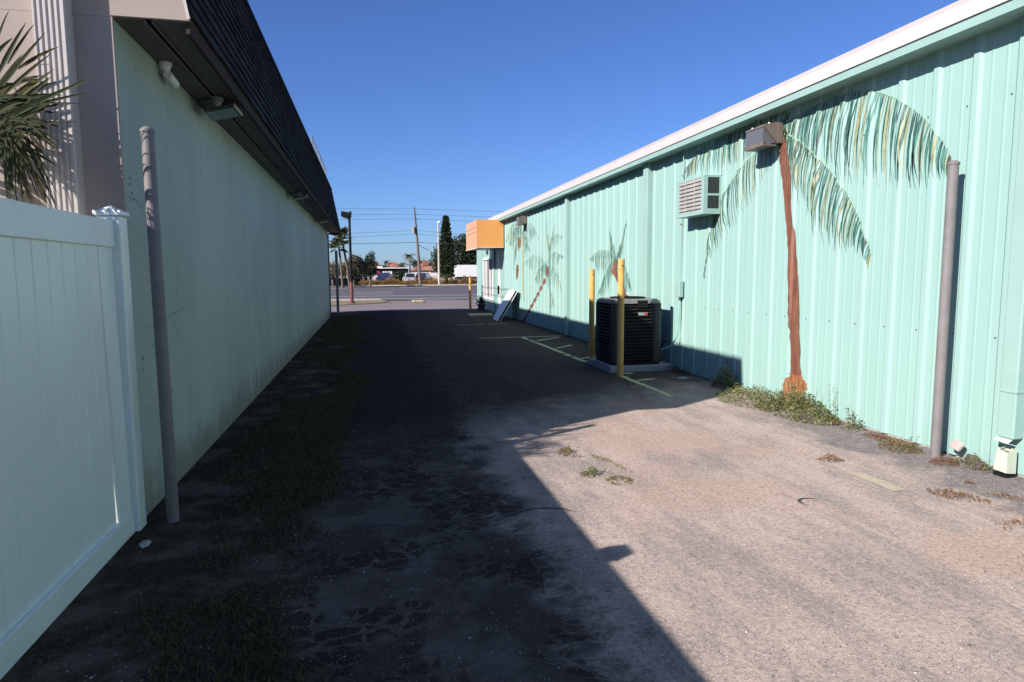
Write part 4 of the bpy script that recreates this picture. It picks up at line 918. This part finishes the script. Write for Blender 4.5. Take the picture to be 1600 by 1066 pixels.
# Norfolk pine: tiers of drooping branches
t = thing('norfolk_pine', 'tall dark conical pine with tiered branches', 'tree', (11.55, 101, 0), 0, BGT); b = MB(); r = random.Random(5); Hp = 10.6
for k in range(46):
    f = k / 46; z = .9 + f * (Hp - 1.1); rad = (1.1 if f < .12 else 1.30 * (1 - (f - .12) / .88) ** .72) + .12; nb = 12
    for j in range(nb):
        a = j / nb * 2 * math.pi + k * .7 + r.uniform(-.15, .15); L = rad * r.uniform(.8, 1.12); up = .28 * L
        for q in range(9):
            u = (q + 1.5) / 10; p = Vector((math.cos(a) * L * u, math.sin(a) * L * u, z + up * u * u - .05))
            b.leaf(p, .34, .6, (math.cos(a) + r.uniform(-.9, .9), math.sin(a) + r.uniform(-.9, .9), r.uniform(-.1, .8)), r)
b.build('crown', m_leaf_dark, t); b = MB(); b.tube([(0, 0, -.03), (0, 0, Hp)], [.20, .03], 8); b.build('trunk', m_trunk, t)
# palms across the road
def palm(label, x, y, h, cr, kind, lean=0, seed=1, m=None):
    t = thing('palm_tree', label, 'palm', (x, y, 0), 0, 'palms across the road'); r = random.Random(seed)
    b = MB(); b.tube([(-lean, 0, -.03), (-lean * .7, 0, h * .4), (0, 0, h)], [.16, .13, .11], 8); b.build('trunk', m_trunk, t)
    b = MB(); top = Vector((0, 0, h))
    for k in range(20):
        a = r.uniform(0, 2 * math.pi); el = r.uniform(-.6, 1.25); L = cr * r.uniform(.8, 1.1)
        if kind == 'fan':
            d = Vector((math.cos(a) * math.cos(el), math.sin(a) * math.cos(el), math.sin(el))); c = top + d * L * .62; 
            b.tube([top, c], [.025, .015], 4)
            s = d.cross(Vector((0, 0, 1))).normalized(); u = s.cross(d)
            for q in range(15):
                th = (q - 7) / 7 * 1.9; e = d * math.cos(th) + s * math.sin(th); e.z -= .25
                b.leaf(c, L * .55, .26, e, r)
        else:
            prev = top
            for q in range(1, 11):
                u = q / 10; p = top + Vector((math.cos(a) * L * u, math.sin(a) * L * u, L * (math.sin(el) * u - .75 * u * u)))
                s = Vector((-math.sin(a), math.cos(a), 0))
                for sg in (-1, 1):
                    for jj in (0, .5): b.leaf(prev.lerp(p, jj), L * .30 * (1.1 - u * .6), .18, s * sg + (p - prev).normalized() * .6 + Vector((0, 0, -.55)), r)
                prev = p
    b.build('fronds', m or m_leaf_palm, t); return t
palm('tall leaning fan palm behind the corner of the dark roof', -3.05, 78, 5.75, 1.25, 'fan', -.75, 11)
palm('smaller fan palm head just under the tall leaning one', -3.35, 77, 4.75, 1.15, 'fan', -.3, 12)
palm('dark round-headed palm above the red roofs', 4.0, 165, 4.6, 1.3, 'feather', 0, 13, m_leaf_dark)
palm('yellowish feather palm over the red roofs, left one', 2.7, 128, 2.9, 1.5, 'feather', 0, 14)
palm('bushy green feather palm left of the utility pole', 5.9, 128, 3.4, 1.7, 'feather', 0, 15)
palm('slender taller palm just left of the utility pole', 7.4, 125, 5.0, 1.5, 'feather', 0, 16)
palm('low dark palm just right of the utility pole', 9.6, 140, 3.9, 1.5, 'feather', 0, 17, m_leaf_dark)
palm('small feather palm beside the concrete lamp post', 15.2, 165, 3.6, 1.4, 'feather', 0, 18)
# hedge, croton row
t = thing('clipped_hedge', 'dark clipped hedge across the road on the left', 'hedge', (-4.6, 93, 0))
b = MB(); r = random.Random(9)
for k in range(7000):
    x, y, z = r.uniform(-5.5, 3.3), r.uniform(-.6, .6), r.uniform(.05, 1.05)
    if r.random() < .6: y = -.6 + r.uniform(-.05, .06)
    b.leaf((x, y, z), .13, .6, None, r)
b.build('foliage', m_leaf_hedge, t); b = MB(); b.bbox(-5.4, 3.2, -.5, .5, 0, .98, .1); b.build('inner_mass', mat('hedge_core', (.012, .018, .01), .9), t)
for k in range(22):
    x = -.9 + k * .78 + rnd.uniform(-.15, .15); y = 92 + rnd.uniform(-1.2, 1.4); h = rnd.uniform(.8, 1.25) * (1 if x > 8 or k % 4 == 1 else .6)
    b = MB(); r = random.Random(100 + k)
    for q in range(620):
        a = r.uniform(0, 2 * math.pi); d = r.random() ** .6 * .62; b.leaf((math.cos(a) * d, math.sin(a) * d, .04 + h * r.random() * (1.1 - d)), .15, .5, (math.cos(a), math.sin(a), r.uniform(.2, 1.2)), r)
    tag(b.build('croton_shrub', m_leaf_croton, None, (x, y, .05)), 'yellow and russet croton shrub in the row beyond the road', 'shrub', 'croton shrubs in a row along the far verge')
tree('bushy_shrub', 'tall green shrub before the dark sign wall and parked cars', 'shrub', 3.9, 95, [(0, 0, 1.1, .7, .6, .8), (.5, 0, 1.5, .5, .5, .5)], 1300, .17, m_leaf_dark, [.05, .04, .03], None, 21)

# lamps, poles and wires
t = thing('lamp_post', 'black lamp post with rusty red lower shaft on the near verge', 'street lamp', (-.98, 36.0, .02))
b = MB(); b.tube([(0, 0, 1.15), (-.0, 0, 4.72)], [.075, .06], 12); b.build('upper_shaft', m_black, t)
b = MB(); b.tube([(0, 0, 0), (0, 0, 1.15)], [.09, .078], 12); b.tube([(0, 0, 0), (0, 0, .1)], .17, 12); o = b.build('lower_shaft', m_rust, t); tag(o, 'rusty red lower shaft')
b = MB(); b.prism([(-.42, 4.62), (-.06, 4.50), (-.02, 4.80), (-.40, 4.86)], 'y', -.2, .2); b.prism([(-.02, 4.48), (.10, 4.56), (.12, 4.84), (.0, 4.86)], 'y', -.2, .2); b.build('lamp_head', m_black, t)
b = MB(); b.prism([(-.38, 4.56), (-.08, 4.46), (-.07, 4.495), (-.39, 4.60)], 'y', -.16, .16); b.build('lens', m_lens, t)
t = thing('utility_pole', 'tall leaning wooden utility pole across the road', 'utility pole', (6.6, 88.8, .05))
b = MB(); b.tube([(0, 0, 0), (-.25, 0, 5.0), (-.62, 0, 10.3)], [.22, .17, .11], 12); b.build('shaft', m_wood, t)
b = MB(); b.tube([(-.75, -.18, 6.9), (-.75, -.18, 7.7)], .2, 12); b.build('transformer', mat('transformer_tan', (.36, .27, .20), .6), t)
for z in (9.3, 8.7, 7.9):
    b = MB(); b.tube([(-.4, 0, z), (-.22, 0, z + .02), (-.16, 0, z + .16)], .04, 6); b.build('insulator', m_midgrey, t)
b = MB(); b.tube([(-.2, 0, 5.35), (.6, 0, 4.95), (1.3, 0, 4.6)], .035, 6); b.build('guy_arm', m_cable, t)
def wire(label, x0, z0, xm, zm, x1, z1, sag, r=.022):
    b = MB(); P = []
    for (xa, za, xb2, zb3) in ((x0, z0, xm, zm), (xm, zm, x1, z1)):
        P += [(xa + (xb2 - xa) * i / 16, 88.8, za + (zb3 - za) * i / 16 - sag * 4 * (i / 16) * (1 - i / 16)) for i in range(17 if xb2 == x1 else 16)]
    b.tube(P, r, 5); tag(b.build('overhead_wire', m_cable), label, 'wire', 'overhead wires')
XP = 6.0
for lab, zl, zm, zr, sg in (('topmost thin overhead wire', 10.2, 10.15, 10.0, .2), ('second overhead wire from the top', 9.5, 9.45, 9.3, .25), ('third overhead wire from the top', 8.9, 8.85, 8.6, .3),
                        ('fourth overhead wire, ending at the transformer height', 8.0, 7.35, 7.2, .9), ('fifth overhead wire from the top', 7.2, 6.85, 6.6, .8), ('lowest thick overhead cable', 6.2, 5.75, 5.9, .5)):
    wire(lab, -34, zl, XP, zm, 46, zr, sg, .032 if 'thick' in lab else .018)
t = thing('lamp_post', 'pale concrete lamp post with a small white head across the road', 'street lamp', (9.15, 88.9, .05))
b = MB(); b.tube([(0, 0, 0), (0, 0, 8.2)], [.17, .11], 10); b.build('shaft', mat('pinkish_concrete', (.50, .42, .38), .85), t)
b = MB(); b.tube([(-.02, 0, 8.2), (.05, -.1, 8.35)], .05, 8); b.sphere((.12, -.1, 8.38), .24, .2, .17); b.build('lamp_head', m_white, t)
t = thing('lamp_post', 'thin far pale lamp post left of the leaning fan palm', 'street lamp', (-5.0, 92, .05))
b = MB(); b.tube([(0, 0, 0), (0, 0, 5.0)], [.07, .05], 8); b.build('shaft', m_concrete, t)
b = MB(); b.sphere((0, 0, 5.05), .16, .16, .09); b.build('lamp_head', m_midgrey, t)
t = thing('road_sign', 'small grey road sign on a pale post across the road', 'sign', (-.9, 87.9, .1))
b = MB(); b.box(-.05, .05, -.03, .03, 0, 2.75); b.build('sign_post', m_concrete, t)
b = MB(); b.bbox(-.22, .22, -.06, -.032, 1.45, 2.7, .01); b.build('sign_panel', mat('sign_back_grey', (.22, .24, .30), .4), t)

# houses, boundary wall, sign building
b = MB(); b.box(-60, 11.9, 131, 131.25, 0, 1.85); b.box(11.9, 60, 131, 131.25, 0, 1.75)
for k in range(-10, 12): b.box(k * 5.0 - .2, k * 5.0 + .2, 130.93, 130.998, 0, 1.9)
tag(b.build('boundary_wall', mat('white_wall', (.74, .70, .68), .8)), 'long low white boundary wall behind the parked cars', 'wall')
def house(label, x0, x1, y, ze, zr, m, grp='tiled houses behind the white wall'):
    t = thing('house', label, 'house', ((x0 + x1) / 2, y, 0), 0, grp); w_ = (x1 - x0) / 2
    b = MB(); b.box(-w_, w_, 0, 9, 0, ze); wl_ = b.build('wall', m_cream, t)
    b = MB(); e = .6; b.add([(-w_ - e, -e, ze - .05), (w_ + e, -e, ze - .05), (w_ + e, 9 + e, ze - .05), (-w_ - e, 9 + e, ze - .05), (-w_ * .55, 4.5, zr), (w_ * .55, 4.5, zr)], [(0, 1, 5, 4), (1, 2, 5), (2, 3, 4, 5), (3, 0, 4), (3, 2, 1, 0)]); b.build('roof', m, t)
    k = max(1, int(w_ / 1.8))
    for i in range(k):
        xx = -w_ + (i + .5) * 2 * w_ / k; b = MB(); b.bbox(xx - .6, xx + .6, -.05, .03, ze - 1.6, ze - .4, .02); b.build('window', m_darkglass, t)
    return t
house('house with pale red tiled roof left of the sign building', -1.6, 3.1, 160, 2.5, 4.15, m_tile)
house('small red roofed house between two palms', 4.4, 6.9, 162, 3.0, 4.5, m_tile)
house('long low brown roofed house right of the utility pole', 9.6, 18.9, 150, 2.35, 3.9, m_brownroof)
house('house with red roof farther behind the brown one', 13.6, 18.5, 172, 3.2, 4.6, m_tile)
house('small red roofed house at the far left', -13, -8.2, 162, 2.6, 4.3, m_tile)
b = MB(); b.box(11.9, 13.3, 152.5, 153.8, 3.5, 4.6); tag(b.build('chimney_block', m_tile), 'square red rooftop block on the brown roofed house', 'chimney')
t = thing('dark_store', 'low black fronted store with white lettering beyond the parked cars', 'building', (3.6, 124, 0))
b = MB(); b.box(-3.1, 3.4, 0, 5, 0, 2.55); b.build('wall', m_black, t)
b = MB(); b.box(-3.2, 3.5, -.3, 5.1, 2.56, 2.72); b.box(-2.3, -1.3, .2, 1, 2.72, 2.95); b.build('roof', m_white, t)
b = MB()
for k, w_ in enumerate((.35, .3, .35, .35)): b.box(-1.3 + k * .46, -1.3 + k * .46 + w_, -.03, -.002, 1.55, 2.05)
for k in range(9): b.box(-1.0 + k * .3, -.86 + k * .3, -.03, -.002, 1.2, 1.38)
b.build('white_lettering', m_white, t)
b = MB(); b.tube([(-2.1, -.03, 1.85), (-2.1, -.002, 1.85)], .3, 14); b.build('red_emblem', m_red, t)

# vehicles seen from behind or the side
def vehicle(name, label, cat, x, y, rz, kind, col, metal=.3):
    t = thing(name, label, cat, (x, y, .012), rz, 'vehicles in the car park across the road')
    m = mat(name + '_paint', col, .25, .02, 1, metal); 
    L, Wd = {'suv': (4.6, .92), 'car': (4.5, .88), 'pickup': (5.2, .95)}[kind]
    if kind == 'suv': st = [(-2.3, .45, .95, 1.0), (-2.2, .3, 1.0, 1.45), (-1.9, .28, 1.02, 1.66), (.3, .28, 1.0, 1.70), (1.0, .28, .98, 1.1), (2.1, .3, .88, .92), (2.3, .42, .75, .78)]
    elif kind == 'car': st = [(-2.25, .42, .9, .92), (-2.1, .26, .95, 1.0), (-1.3, .25, .95, 1.38), (.1, .25, .92, 1.45), (.95, .25, .88, .95), (2.0, .26, .72, .76), (2.25, .4, .6, .62)]
    else: st = [(-2.6, .5, 1.0, 1.02), (-2.5, .35, 1.02, 1.04), (-.8, .33, 1.04, 1.08), (-.6, .33, 1.05, 1.75), (.6, .33, 1.03, 1.78), (1.2, .33, 1.0, 1.1), (2.5, .35, .95, 1.0), (2.6, .5, .85, .86)]
    b = MB(); vs = []
    for (xx, z0, zb_, zr_) in st:
        wr = Wd * (.78 if zr_ - zb_ > .2 else .97)
        vs += [(xx, -Wd * .92, z0), (xx, -Wd, (z0 + zb_) / 2), (xx, -Wd * .96, zb_), (xx, -wr, zr_), (xx, wr, zr_), (xx, Wd * .96, zb_), (xx, Wd, (z0 + zb_) / 2), (xx, Wd * .92, z0)]
    n = 8; fs = [(i * n + k, i * n + (k + 1) % n, (i + 1) * n + (k + 1) % n, (i + 1) * n + k) for i in range(len(st) - 1) for k in range(n)] + [tuple(range(n))[::-1], tuple(range((len(st) - 1) * n, len(st) * n))]
    b.smooth = False; b.add(vs, fs); b.build('body', m, t)
    b = MB()
    top = [s for s in st if s[3] - s[2] > .2]; x0, x1 = top[0][0] + .12, top[-1][0]
    zb_, zr_ = top[0][2] + .05, max(s[3] for s in top) - .1
    for sg in (-1, 1):
        o1, o2 = sg * Wd * .985, sg * Wd * .80
        for xa, xb3 in ((x0 + .1, (x0 + x1) / 2 - .05), ((x0 + x1) / 2 + .05, x1 + .2)):
            b.quad((xa, o1, zb_ + .02), (xb3, o1, zb_ + .02), (min(xb3, x1 - .05), o2 + sg * .025, zr_), (xa + .1, o2 + sg * .025, zr_))
    xr0 = [s for s in st if s[0] < top[0][0]][-1][0] if any(s[0] < top[0][0] for s in st) else top[0][0]
    xr = top[0][0]; b.quad((xr - .16, -Wd * .76, zb_), (xr - .16, Wd * .76, zb_), (xr - .03, Wd * .66, zr_), (xr - .03, -Wd * .66, zr_))
    b.build('windows', m_darkglass, t)
    for xx in (-L * .31, L * .31):
        for sg in (-1, 1):
            b = MB(); b.tube([(xx, sg * (Wd - .2), .33), (xx, sg * (Wd + .01), .33)], .33, 16); wh = b.build('wheel', m_tyre, t)
            b = MB(); b.tube([(xx, sg * (Wd + .01), .33), (xx, sg * (Wd + .02), .33)], .19, 12); b.build('rim', m_midgrey, wh)
    for sg in (-1, 1):
        b = MB(); b.box(st[0][0] - .03, st[0][0] + .1, sg * Wd * .86 - .06, sg * Wd * .86 + .06, .74, .92); b.build('tail_light', m_red, t)
    b = MB(); b.bbox(st[0][0] - .08, st[0][0] + .1, -Wd * .9, Wd * .9, .36, .55, .02); b.build('bumper', m, t)
    return t
vehicle('parked_car', 'white car parked between the black car and the blue pickup', 'car', .45, 112, R(90), 'car', (.62, .62, .66))
vehicle('parked_pickup', 'blue pickup parked in front of the dark store', 'pickup', 2.35, 112, R(78), 'pickup', (.022, .035, .08))
vehicle('parked_suv', 'silver white suv parked left of the utility pole', 'car', 6.3, 110, R(92), 'suv', (.62, .64, .70))
vehicle('parked_suv', 'dark blue suv parked right of the utility pole', 'car', 9.0, 112, R(70), 'suv', (.02, .035, .075))
vehicle('parked_car', 'black car parked behind the hedge end', 'car', -1.3, 113, R(80), 'car', (.012, .013, .016))
t = thing('box_truck', 'white box truck side-on beyond the croton row', 'truck', (18.6, 120, .012))
b = MB(); b.bbox(-3.3, 2.0, -1.1, 1.1, .95, 3.1, .04); b.build('cargo_box', m_white, t)
b = MB(); b.prism([(2.05, .6), (2.05, 2.3), (3.2, 2.25), (3.6, 1.5), (4.3, 1.35), (4.35, .6)], 'y', -1.0, 1.0); b.build('cab', m_white, t)
b = MB(); b.prism([(2.3, 1.5), (2.3, 2.1), (3.1, 2.08), (3.4, 1.5)], 'y', -1.012, -1.003); b.build('side_window', m_darkglass, t)
b = MB(); b.box(.9, 1.9, -1.115, -1.105, 1.2, 2.1); b.build('side_panel', m_palegrille, t)
b = MB(); b.box(1.05, 1.28, -1.13, -1.116, 1.55, 1.85); b.box(1.5, 1.73, -1.13, -1.116, 1.55, 1.85); b.build('dark_marking', m_black, t)
b = MB(); b.box(-3.2, 3.9, -.8, .8, .5, .93); b.build('chassis', m_black, t)
for xx in (-1.8, 3.2):
    for sg in (-1, 1):
        b = MB(); b.tube([(xx, sg * .75, .48), (xx, sg * 1.02, .48)], .48, 16); b.build('wheel', m_tyre, t)
# things near the driveway
b = MB(); b.bbox(-.3, .3, -.7, .7, 0, .1, .03)
tag(b.build('drain_cover', mat('yellowish_concrete', (.42, .33, .19), .85), None, (2.6, 37.3, .0)), 'flat yellowish concrete drain cover at the driveway edge', 'drain cover')
t = thing('potted_shrub', 'dark leggy shrub in a pot under the entrance window', 'plant', (4.62, 27.6, 0)); b = MB(); leaves_blob(b, [(0, 0, .36, .2, .4, .26)], 500, .08, random.Random(4), .2); b.build('foliage', m_leaf_hedge, t)
b = MB(); b.tube([(0, 0, 0), (0, 0, .28)], [.13, .17], 14); b.build('pot', m_darkgrey, t)
b = MB(); b.tube([(0, 0, 0), (.02, 0, .3), (.0, .1, .55)], .02, 6); b.build('stem', m_trunk, t)
bpy.context.view_layer.update()
